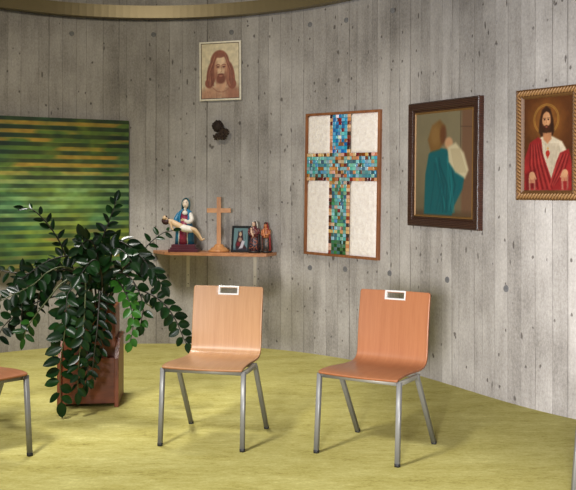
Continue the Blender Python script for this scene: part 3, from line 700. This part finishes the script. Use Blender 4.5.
# --- small framed picture leaning on the shelf
t = empty('tabletop_frame', onshelf(239.8, 7.93), R(-16)); tag(t, 'small black tabletop photo frame with a dark figure on a blue-green ground', 'photo frame')
W_, H_ = .172, .238; tl = Matrix.Rotation(R(-9), 4, 'X')
cv = Canvas(W_-.036, H_-.036, 60, 84, (96, 122, 126))
cv.put(cv.fbm(3, 4, 3, 4)*.6, (84, 116, 122)); cv.poly([(.2, 1), (.15, .75), (.3, .4), (.32, .12), (.42, .2), (.5, .14), (.6, .1), (.66, .4), (.72, .7), (.95, .9), (.95, 1)], (52, 30, 34), .03)
cv.ell(.47, .28, .09, .10, (176, 150, 126), .3); cv.ell(.46, .52, .12, .1, (150, 120, 104), .4); cv.poly([(.6, .55), (.8, .6), (.66, .9), (.36, .95), (.5, .8)], (180, 176, 184), .03); cv.ell(.35, .72, .12, .1, (104, 30, 40), .4)
cv.put(np.clip((cv.Y-.86)*8, 0, 1), (46, 56, 70), .7); cv.line([(.8, .3), (.84, .5)], .02, (60, 84, 90), .8)
pm = cv.mesh('photo', -W_/2+.018, H_-.018, .004, paintmat('photo_print', .3), t)
bm = bmesh.new(); frame(bm, W_, H_, .02, 0, .014, prof=[(0, .014), (0, .001), (.003, -.002), (.017, -.002), (.02, .002), (.02, .014)]); fo = obj('frame', bm, plain('black_lacquer', (30, 32, 34), .3, var=.1), t)
bm = bmesh.new(); box(bm, -W_/2+.01, W_/2-.01, .006, .013, .01, H_-.01); bo = obj('backing', bm, M_DARK, t)
for o in (pm, fo, bo): o.data.transform(tl)
bm = bmesh.new(); box(bm, -.02, .02, 0, .004, 0, .16, M=Matrix.Translation((0, .095, 0)) @ Matrix.Rotation(R(19), 4, 'X')); obj('easel_leg', bm, M_DARK, t)

# --- two standing figurines
def figurine(name, px, D, rz, Hh, Wd, robe, torso, cape, veil, face, cape_side, lab, child=True, crown=None):
    t = empty(name, onshelf(px, D), R(rz)); tag(t, lab, 'figurine', None)
    h, w_ = Hh, Wd
    bm = bmesh.new(); loft(bm, [(0, 0, 0, w_*.50, w_*.42), (h*.05, 0, 0, w_*.52, w_*.44), (h*.07, 0, 0, w_*.44, w_*.38)], 20); obj('base', bm, M_BLK, t, True)
    bm = bmesh.new(); loft(bm, [(h*.06, 0, 0, w_*.44, w_*.36), (h*.25, 0, 0, w_*.42, w_*.34), (h*.45, 0, 0, w_*.40, w_*.30), (h*.52, 0, 0, w_*.32, w_*.26)], 26, fold=.07, nf=7); obj('robe', bm, robe, t, True)
    bm = bmesh.new(); loft(bm, [(h*.48, 0, 0, w_*.34, w_*.28), (h*.62, 0, 0, w_*.42, w_*.30), (h*.74, 0, 0, w_*.40, w_*.26), (h*.80, 0, 0, w_*.22, w_*.18), (h*.83, 0, 0, w_*.10, w_*.10)], 24, fold=.04); obj('bodice', bm, torso, t, True)
    bm = bmesh.new(); loft(bm, [(h*.07, cape_side*.004, .004, w_*.52, w_*.42), (h*.4, cape_side*.003, .004, w_*.5, w_*.40), (h*.70, 0, .004, w_*.48, w_*.34), (h*.80, 0, .004, w_*.30, w_*.26), (h*.9, 0, .004, w_*.25, w_*.25), (h*.985, 0, .004, w_*.16, w_*.17), (h*1.0, 0, .004, w_*.03, w_*.03)], 24, a0=-40 if cape_side > 0 else -20, a1=200 if cape_side > 0 else 225, fold=.03)
    c = obj('cape', bm, cape, t, True); c.modifiers.new('s', 'SOLIDIFY').thickness = .004
    bm = bmesh.new(); ball(bm, (-.003, -.004, h*.885), (w_*.16, w_*.16, h*.072), 0, 14); ball(bm, (-.003, -.004-w_*.16, h*.88), (.002, .003, .004), 0, 6); hd = obj('head', bm, face, t, True)
    bm = bmesh.new()
    for s in (-1, 1): ball(bm, (-.003+s*.005, -.003-w_*.155, h*.892), (.0018, .0015, .0014), 0, 6)
    obj('eyes', bm, M_BLK, hd, True)
    bm = bmesh.new(); tube(bm, interp([(w_*.38, 0, h*.74), (w_*.42, -.02, h*.62), (w_*.15, -.036, h*.60), (-w_*.1, -.038, h*.62)], 10), [.012, .013, .013, .012, .011, .010, .009, .008, .007, .006], 8); tube(bm, interp([(-w_*.38, 0, h*.74), (-w_*.42, -.02, h*.64), (-w_*.3, -.036, h*.58), (-w_*.1, -.04, h*.57)], 10), [.012, .012, .012, .011, .011, .010, .009, .008, .007, .006], 8); obj('sleeves', bm, torso, t, True)
    if child:
        ch = skin('child_figure', [Vector((-w_*.16, -.036, h*.60)), Vector((-w_*.16, -.036, h*.68)), Vector((-w_*.17, -.036, h*.735)), Vector((-w_*.18, -.037, h*.79)), Vector((-w_*.02, -.046, h*.57)), Vector((.0, -.048, h*.50))], [(0, 1), (1, 2), (2, 3), (0, 4), (4, 5)], [.012, .012, .006, .012, .008, .005], face, t)
        ch.modifiers['d'].levels = 1; ch.modifiers['d'].render_levels = 1
    if veil:
        bm = bmesh.new(); loft(bm, [(h*.76, .006, .006, w_*.30, w_*.28), (h*.86, .005, .006, w_*.27, w_*.27), (h*.95, .004, .006, w_*.23, w_*.24), (h*1.0, .004, .006, w_*.1, w_*.1)], 20, a0=-35, a1=215); v = obj('veil', bm, veil, t, True); v.modifiers.new('s', 'SOLIDIFY').thickness = .004
    if crown:
        bm = bmesh.new(); loft(bm, [(h*.93, -.003, -.002, w_*.17, w_*.17), (h*.97, -.003, -.002, w_*.2, w_*.2), (h*1.0, -.003, -.002, w_*.05, w_*.05)], 14); obj('crown', bm, crown, t, True)
    return t
def flecked(name, base, spots, scale=90, thr=.62):
    t = NT(name); co = t.n('ShaderNodeTexCoord').outputs['Object']; nz = t.noise(co, scale, 2, .5)
    t.l(t.ramp(nz, [(thr-.10, L4(base)), (thr, L4(spots))]), t.b.inputs['Base Color']); t.b.inputs['Roughness'].default_value = .4; return t.m
figurine('madonna_figurine', 254.2, 7.86, -10, .285, .104, flecked('navy_gold_robe', (24, 28, 46), (150, 84, 60), 80, .60), flecked('maroon_bodice', (84, 24, 36), (150, 110, 90), 80, .64), flecked('dark_cape', (26, 26, 34), (120, 84, 60), 90, .66), M_WHT, plain('pink_flesh', (206, 170, 146), .5), 1,
         'small painted figurine with white veil and navy robe, between black photo frame and red-robed figurine')
figurine('robed_figurine', 266, 7.87, -12, .272, .080, flecked('charcoal_robe', (52, 50, 50), (110, 84, 60), 60, .6), flecked('orange_bodice', (146, 72, 42), (196, 130, 84), 70, .58), plain('red_cape', (146, 34, 32), .45), None, plain('orange_flesh', (196, 124, 78), .5), 1,
         'small brown-crowned figurine with orange bodice and red cape, rightmost on the shelf', True, plain('brown_crown', (70, 38, 24), .5, var=.3, scale=80))

# ------------------------------------------------------------------ chairs
M_STEEL = plain('satin_grey_steel', (126, 126, 124), .42, metal=.3, var=.04, scale=8)
M_CHROME = plain('chrome_trim', (236, 234, 232), .3, metal=.25, var=.03)
M_UNDER = plain('frame_grey', (132, 130, 120), .5, metal=.3, var=.05)
def seat_shell(m_face, m_edge, parent):
    prof = interp([(-.237, .431), (-.20, .4385), (-.12, .441), (-.02, .437), (.07, .433), (.125, .434), (.165, .443), (.190, .462), (.204, .50), (.214, .58), (.226, .68), (.242, .78), (.2515, .836)], 61)
    prof = [(p.x, p.y) for p in [Vector((q.x, q.y)) for q in prof]]
    # arc length, and rows snapped to the slot
    S = [0]
    for a, b in zip(prof, prof[1:]): S.append(S[-1]+math.hypot(b[0]-a[0], b[1]-a[1]))
    Lt = S[-1]
    def at_s(s): return (np.interp(s, S, [p[0] for p in prof]), np.interp(s, S, [p[1] for p in prof]))
    rows = sorted(set([round(x, 5) for x in list(np.linspace(0, .01, 5))+list(np.linspace(.02, Lt-.06, 50))]+[Lt-.044, Lt-.012, Lt-.003, Lt]))
    xs = sorted([-1, -.98, -.9, -.8, -.65, -.5, -.38]+[-.25, -.12, 0, .12, .25]+[.38, .5, .65, .8, .9, .98, 1])
    bm = bmesh.new(); uvl = bm.loops.layers.uv.new('UVMap'); g = {}
    def half(s):
        f = max(0, 1-s/.30); h = .215+.016*f*f*(3-2*f)
        if s < .009: h -= .009*(1-math.sqrt(max(0, 1-((.009-s)/.009)**2)))
        e = Lt-s
        if e < .012: h -= .010*(1-math.sqrt(max(0, 1-((.012-e)/.012)**2)))
        return h
    for i, s in enumerate(rows):
        y, z = at_s(s); hw = half(s); bk = min(1, max(0, (s-.40)/.15))
        for j, x in enumerate(xs):
            X = x*hw; q = (X/.207)**2
            if 5 <= j <= len(xs)-6 and False: pass
            g[i, j] = bm.verts.new((X, y-.012*q*bk+.004*bk, z+.004*q*(1-bk)))
    jh0, jh1 = xs.index(-.25), xs.index(.25); r_lo, r_hi = rows.index(Lt-.044), rows.index(Lt-.012)
    for i in range(len(rows)-1):
        for j in range(len(xs)-1):
            if r_lo <= i < r_hi and jh0 <= j < jh1: continue
            f = bm.faces.new((g[i, j], g[i, j+1], g[i+1, j+1], g[i+1, j])); f.smooth = True
            for lp_, (a, b) in zip(f.loops, ((i, j), (i, j+1), (i+1, j+1), (i+1, j))): lp_[uvl].uv = (xs[b]*.21, rows[a])
    o = obj('seat_shell', bm, [m_face, m_edge], parent, recalc=False)
    md = o.modifiers.new('s', 'SOLIDIFY'); md.thickness = .011; md.offset = -1; md.material_offset_rim = 1; md.use_rim = True
    # slot trim
    y0, z0 = at_s(Lt-.052); y1, z1 = at_s(Lt-.002); tilt = math.atan2(y1-y0, z1-z0)
    bm = bmesh.new(); w_, h_ = .128, .054
    frame(bm, w_, h_, .012, -.004, .014, prof=[(0, .013), (0, -.003), (.002, -.005), (.008, -.005), (.0105, -.001), (.0105, .013)])
    M = Matrix.Translation((0, y0+.0045, z0-.001)) @ Matrix.Rotation(-tilt, 4, 'X')
    bmesh.ops.transform(bm, matrix=M, verts=bm.verts)
    obj('slot_trim', bm, M_CHROME, parent)
def chair(label, loc, rz, a, b, edge):
    t = empty('stacking_chair', (loc[0], loc[1], 0), R(rz)); tag(t, label, 'chair', 'wooden shell chairs in the circle')
    mf = wood('beech_veneer', a, b, .38, (16, .55, 1), True, 2.4, .15); me_ = plain('veneer_edge', edge, .5)
    seat_shell(mf, me_, t)
    bm = bmesh.new()
    for s in (-1, 1):
        tube(bm, [(s*.232, -.215, .4135), (s*.234, -.10, .414), (s*.234, .0, .414), (s*.235, .018, .408)], .0125, 12, sq=.35)
    for y in (-.195, .045): tube(bm, [(-.232, y, .411), (.232, y, .411)], .0125, 12, sq=.5)
    for sx in (-.12, .12): box(bm, sx-.02, sx+.02, -.2, .05, .4215, .4255)
    obj('seat_frame', bm, M_UNDER, t, True)
    for s in (-1, 1):
        for top, bot in (((s*.233, -.212, .423), (s*.236, -.244, .012)), ((s*.235, .010, .412), (s*.236, .243, .012))):
            bm = bmesh.new(); T, B = Vector(top), Vector(bot)
            if top[1] > 0: pts = [Vector((s*.235, -.004, .4135)), T, T+(B-T)*.06, B]
            else: pts = [T, B]
            tube(bm, pts, .0128, 16, sq=.6); lg = obj('leg', bm, M_STEEL, t, True)
            bm = bmesh.new(); d = (B-T).normalized(); tube(bm, [B-d*.004, Vector((B.x, B.y+d.y*.012, .0))], [.0145, .0135], 12, sq=.45); obj('foot_cap', bm, M_DARK, lg, True)
    return t
chair('light beech shell chair standing in front of the wall shelf', (-.4155, 5.077), -14, (164, 120, 83), (179, 137, 98), (150, 104, 66))
chair('orange-toned wooden shell chair below the mosaic cross panel', (.480, 4.848), -31.3, (154, 97, 63), (167, 110, 74), (140, 84, 48))
chair('wooden chair cut off by the left edge, only seat corner and leg showing', (-1.705, 4.70), 47, (150, 94, 62), (166, 108, 75), (140, 88, 52))
chair('chair at the far right edge of the room view, almost wholly out of sight', (1.530, 3.758), -88, (206, 150, 116), (226, 176, 140), (150, 104, 70))

# ------------------------------------------------------------------ potted plant in a wooden planter
PL = Vector((-1.325, 6.03, 0)); rzp = R(6)
t = empty('potted_plant', PL, rzp); tag(t, 'large dark green arching plant with glossy leaflets in a wooden planter box', 'plant')
M_PW = wood('planter_wood', (96, 44, 22), (128, 66, 36), .42, (9, 9, 1.1)); M_PW2 = wood('planter_panel', (104, 48, 24), (134, 70, 38), .42, (1.1, 9, 9))
bm = bmesh.new(); hw, hd = .168, .165
for (x0, x1, y0, y1) in ((-hw, hw, -hd, -hd+.02), (-hw, hw, hd-.02, hd), (-hw, -hw+.02, -hd+.02, hd-.02), (hw-.02, hw, -hd+.02, hd-.02)): box(bm, x0, x1, y0, y1, .02, .635, .002)
box(bm, -hw+.02, hw-.02, -hd+.02, hd-.02, .05, .07)
pl = obj('planter_box', bm, M_PW, t)
for s in (-1, 1):        # side panels stepping forward with a sloping shoulder
    x0, x1 = (hw+.001, hw+.028) if s > 0 else (-hw-.028, -hw-.001); b = bmesh.new()
    pr = [(-.262, 0), (-.262, .315), (-.225, .345), (-.13, .43), (hd, .43), (hd, 0)]
    A = [b.verts.new((x0, y, z)) for y, z in pr]; B = [b.verts.new((x1, y, z)) for y, z in pr]; b.faces.new(A); b.faces.new(B[::-1])
    for k in range(6): b.faces.new((A[k], A[(k+1) % 6], B[(k+1) % 6], B[k]))
    bmesh.ops.bevel(b, geom=b.edges[:], offset=.002, segments=1, affect='EDGES'); obj('side_panel', b, M_PW, pl)
bm = bmesh.new(); box(bm, -hw, hw, -.235, -.217, .02, .315, .002); obj('front_panel', bm, M_PW2, pl)
bm = bmesh.new(); box(bm, -hw, hw, -.217, -hd-.002, .297, .315, .002); obj('ledge', bm, M_PW2, pl)
bm = bmesh.new(); g = {}
for i in range(15):
    for j in range(15): g[i, j] = bm.verts.new((-.147+.294*i/14, -.144+.288*j/14, .588+rnd.uniform(0, .018)))
for i in range(14):
    for j in range(14): bm.faces.new((g[i, j], g[i+1, j], g[i+1, j+1], g[i, j+1])).smooth = True
obj('soil', bm, plain('potting_soil', (40, 28, 20), .95, var=.4, scale=70, bump=.8), t)['kind'] = 'stuff'
tl_ = NT('zz_leaf'); at_n = tl_.n('ShaderNodeAttribute', attribute_name='tone'); co = tl_.n('ShaderNodeTexCoord').outputs['Object']
nz = tl_.noise(co, 16, 3); f = tl_.math('ADD', tl_.math('MULTIPLY', at_n.outputs['Fac'], .75), tl_.math('MULTIPLY', nz, .25))
tl_.l(tl_.ramp(f, [(.1, L4((10, 28, 12))), (.45, L4((20, 50, 18))), (.95, L4((56, 108, 34)))]), tl_.b.inputs['Base Color'])
tl_.b.inputs['Roughness'].default_value = .30; tl_.b.inputs['Specular IOR Level'].default_value = .22; tl_.bump(nz, .15, .004)
M_LEAF = tl_.m; M_STEM = plain('stem_olive', (70, 78, 40), .5, var=.3, scale=20); M_STEMD = plain('stem_dark', (36, 32, 22), .5, var=.3, scale=20)
inv = (Matrix.Translation(PL) @ Matrix.Rotation(rzp, 4, 'Z')).inverted()
TOCAM = Vector((.21, -.95, .12)).normalized()
def leaflet(bm, tl, base, d, n, ln, wd, tone, cup):
    d = d.normalized(); n = (n-d*n.dot(d)).normalized(); s = d.cross(n); K_ = 7; rows = []
    for i in range(K_):
        u = i/(K_-1); wv = wd*.5*(math.sin(math.pi*min(1, u**.85*.98+.02))**.62 if 0 < u < 1 else .04)
        c = base+d*ln*u-n*cup*ln*u*u
        rows.append([bm.verts.new(c-s*wv+n*wv*.30), bm.verts.new(c-s*wv*.5+n*wv*.07), bm.verts.new(c), bm.verts.new(c+s*wv*.5+n*wv*.07), bm.verts.new(c+s*wv+n*wv*.30)])
    for a, b in zip(rows, rows[1:]):
        for k in range(4):
            f = bm.faces.new((a[k], a[k+1], b[k+1], b[k])); f.smooth = True
            for lp_ in f.loops: lp_[tl] = (tone, tone, tone, 1)
def frond(pts, n_pairs, t0=.35, ln=.085, wd=.040, r0=.008, facing=.7, tone=.35, dark=True, ang=52, sides=(1, -1), tip=True, up=0.3):
    """pts: (px, py, depth) along the stem from base to tip"""
    ln, wd = ln*1.16, wd*1.42; W = [inv @ at(*p) for p in pts]; N = 34; P = interp(W, N)
    bm = bmesh.new(); tube(bm, P, [r0*(1-.7*i/(N-1)) for i in range(N)], 7); st = obj('stem', bm, M_STEMD if dark else M_STEM, t, True)
    bm = bmesh.new(); tl = bm.loops.layers.float_color.new('tone'); nn = inv.to_3x3() @ TOCAM
    L_ = [0]
    for a, b in zip(P, P[1:]): L_.append(L_[-1]+(b-a).length)
    def PT(s):
        x = np.interp(s*L_[-1], L_, range(N)); i = min(int(x), N-2); return P[i].lerp(P[i+1], x-i), (P[i+1]-P[i]).normalized()
    for k in range(n_pairs):
        u = t0+(1-t0)*(k+.2)/n_pairs; sz = (1-.25*abs(2*(k/n_pairs)-.8))
        for s in sides:
            p, T = PT(min(1, u+(.35/n_pairs*(1-t0) if s < 0 else 0)))
            nrm = (nn*facing+Vector((0, 0, 1))*up+Vector((rnd.uniform(-1, 1), rnd.uniform(-1, 1), rnd.uniform(-1, 1)))*.38).normalized()
            side = T.cross(nrm).normalized()*s; a = R(ang+rnd.uniform(-10, 10)); d = T*math.cos(a)+side*math.sin(a)
            d = (d+Vector((rnd.uniform(-1, 1), rnd.uniform(-1, 1), rnd.uniform(-1, 1)))*.16).normalized()
            l_ = ln*sz*rnd.uniform(.88, 1.1); leaflet(bm, tl, p+d*.004, d, nrm, l_, wd*sz*rnd.uniform(.9, 1.1), min(1, max(0, tone+rnd.uniform(-.18, .18))), .12)
    if tip: p, T = PT(1); leaflet(bm, tl, p, T, nn+Vector((0, 0, .3)), ln*.9, wd*.85, tone, .1)
    o = obj('leaflets', bm, M_LEAF, st, recalc=False)
    return st
B = 5.98
fr_ = [
 # upper left arching
 dict(pts=[(92, 306, 6.0), (78, 282, 5.95), (68, 262, 5.9), (58, 239, 5.85), (45, 221, 5.82), (33, 210, 5.8), (24, 208, 5.8)], n_pairs=7, t0=.45, ln=.070, wd=.024, facing=.5, tone=.15, ang=55),
 # upper right upright
 dict(pts=[(98, 306, 6.0), (100, 280, 5.95), (103, 240, 5.95), (108, 224, 5.95), (114, 208, 5.95), (116, 201, 5.95)], n_pairs=8, t0=.30, ln=.075, wd=.036, facing=.8, tone=.2, ang=50),
 # thin stem arching to the shelf
 dict(pts=[(104, 304, 6.05), (125, 274, 6.2), (142, 252, 6.4), (152, 241, 6.5), (163, 233, 6.55), (173, 230.5, 6.6)], n_pairs=5, t0=.50, ln=.074, wd=.026, facing=.7, tone=.12, ang=72),
 # thick arch right, overlapping leaves
 dict(pts=[(102, 306, 5.95), (106, 270, 5.8), (112, 244, 5.7), (124, 243, 5.65), (139, 255, 5.6), (152, 270, 5.6), (162, 285, 5.6)], n_pairs=12, t0=.42, ln=.085, wd=.042, facing=.55, tone=.12, ang=42),
 # right long droop
 dict(pts=[(106, 306, 6.0), (118, 288, 6.0), (135, 289, 5.95), (152, 295, 5.9), (166, 306, 5.85), (176, 321, 5.85), (183, 337, 5.85), (186, 343, 5.85)], n_pairs=8, t0=.45, ln=.082, wd=.044, facing=.9, tone=.25, ang=62),
 # bright hanging frond
 dict(pts=[(104, 305, 5.95), (108, 284, 5.8), (116, 280, 5.65), (124, 290, 5.55), (131, 308, 5.5), (133, 328, 5.5), (130, 342, 5.5)], n_pairs=10, t0=.36, ln=.066, wd=.040, facing=.75, tone=.85, ang=48),
 # second hanging frond, shiny leaves
 dict(pts=[(104, 303, 5.9), (116, 276, 5.7), (128, 276, 5.6), (138, 290, 5.55), (143, 306, 5.55), (141, 324, 5.55)], n_pairs=8, t0=.45, ln=.075, wd=.046, facing=.6, tone=.45, ang=60, up=.7),
 # pale front stem hanging
 dict(pts=[(92, 300, 5.9), (90, 272, 5.7), (86, 268, 5.6), (85.5, 290, 5.5), (84, 320, 5.45), (80, 350, 5.45), (78, 378, 5.45), (78, 392, 5.45)], n_pairs=11, t0=.45, ln=.08, wd=.036, facing=.6, tone=.2, dark=False, ang=45, r0=.007),
 # long pale stem to the lowest leaves
 dict(pts=[(88, 300, 5.9), (80, 278, 5.7), (73, 276, 5.6), (69, 300, 5.5), (65, 330, 5.45), (61, 360, 5.45), (60, 385, 5.45), (61, 402, 5.45)], n_pairs=8, t0=.52, ln=.095, wd=.050, facing=.9, tone=.28, dark=False, ang=66, r0=.007),
 # slender one over the planter front
 dict(pts=[(100, 302, 5.85), (100, 290, 5.65), (99, 305, 5.55), (97, 330, 5.5), (94, 355, 5.5), (92, 378, 5.5)], n_pairs=11, t0=.25, ln=.070, wd=.026, facing=.6, tone=.15, ang=52),
 dict(pts=[(102, 302, 5.85), (106, 292, 5.7), (106, 312, 5.6), (102, 335, 5.6), (99, 352, 5.6)], n_pairs=8, t0=.25, ln=.078, wd=.036, facing=.6, tone=.2, ang=55),
 dict(pts=[(92, 302, 5.85), (86, 296, 5.65), (84, 320, 5.55), (86, 345, 5.5), (88, 366, 5.5), (86, 384, 5.5)], n_pairs=10, t0=.25, ln=.080, wd=.034, facing=.7, tone=.18, ang=50),
 # left horizontal stem, leaflets pointing up
 dict(pts=[(90, 304, 5.95), (74, 280, 5.8), (52, 272, 5.7), (30, 274, 5.65), (8, 272, 5.6), (-14, 268, 5.6)], n_pairs=10, t0=.25, ln=.085, wd=.034, facing=.8, tone=.15, ang=68),
 # pale arching stems on the left
 dict(pts=[(92, 304, 5.9), (80, 276, 5.75), (64, 267, 5.65), (48, 272, 5.55), (34, 284, 5.5), (15, 294, 5.45), (-6, 304, 5.4)], n_pairs=8, t0=.5, ln=.08, wd=.038, facing=.6, tone=.2, dark=False, ang=60, r0=.007),
 dict(pts=[(90, 302, 5.9), (76, 280, 5.7), (62, 283, 5.6), (50, 297, 5.5), (38, 312, 5.45), (27, 328, 5.45), (24, 338, 5.45)], n_pairs=3, t0=.80, ln=.075, wd=.026, facing=.8, tone=.6, dark=False, ang=65, r0=.007),
 # rounded leaves falling at the left
 dict(pts=[(90, 304, 5.95), (72, 282, 5.8), (48, 279, 5.7), (30, 284, 5.6), (23, 296, 5.6), (22, 312, 5.6), (21, 328, 5.6)], n_pairs=6, t0=.56, ln=.080, wd=.052, facing=.85, tone=.3, ang=70),
 # dark lower left stem
 dict(pts=[(92, 306, 6.0), (70, 296, 5.9), (45, 299, 5.8), (20, 312, 5.7), (4, 326, 5.65), (-3, 340, 5.6)], n_pairs=7, t0=.45, ln=.085, wd=.036, facing=.6, tone=.15, ang=55),
 # mid left big leaves
 dict(pts=[(94, 305, 5.9), (84, 290, 5.7), (72, 300, 5.6), (64, 316, 5.5), (58, 336, 5.5)], n_pairs=5, t0=.35, ln=.095, wd=.050, facing=.8, tone=.25, ang=65),
 dict(pts=[(92, 304, 5.9), (78, 276, 5.75), (60, 270, 5.65), (44, 285, 5.6), (38, 300, 5.6), (37, 312, 5.6)], n_pairs=7, t0=.45, ln=.08, wd=.04, facing=.6, tone=.2, ang=58),
 dict(pts=[(94, 303, 5.9), (84, 262, 5.8), (68, 256, 5.7), (46, 262, 5.65), (26, 276, 5.6), (10, 290, 5.6)], n_pairs=10, t0=.42, ln=.078, wd=.034, facing=.6, tone=.18, ang=58),
 # central mass
 dict(pts=[(97, 306, 5.95), (94, 280, 5.85), (88, 255, 5.75), (82, 236, 5.7)], n_pairs=8, t0=.30, ln=.082, wd=.044, facing=.8, tone=.22, ang=58),
 dict(pts=[(99, 306, 6.0), (100, 276, 5.85), (96, 250, 5.75), (88, 240, 5.7), (78, 248, 5.65)], n_pairs=9, t0=.30, ln=.082, wd=.044, facing=.8, tone=.25, ang=58),
 dict(pts=[(101, 306, 5.9), (108, 272, 5.75), (114, 250, 5.65), (124, 252, 5.6), (132, 262, 5.55)], n_pairs=9, t0=.28, ln=.085, wd=.046, facing=.7, tone=.3, ang=58, up=.6),
 dict(pts=[(98, 304, 5.85), (102, 282, 5.65), (98, 262, 5.55), (90, 262, 5.5), (80, 276, 5.45)], n_pairs=8, t0=.30, ln=.085, wd=.046, facing=.8, tone=.25, ang=60),
 dict(pts=[(95, 305, 5.85), (88, 286, 5.65), (78, 284, 5.55), (68, 294, 5.5), (66, 312, 5.45)], n_pairs=7, t0=.30, ln=.082, wd=.042, facing=.7, tone=.2, ang=58),
 dict(pts=[(105, 306, 5.95), (118, 278, 5.85), (128, 264, 5.8), (140, 262, 5.75), (150, 276, 5.7)], n_pairs=7, t0=.45, ln=.08, wd=.042, facing=.7, tone=.22, ang=58),
]
for kw in fr_: frond(**kw)
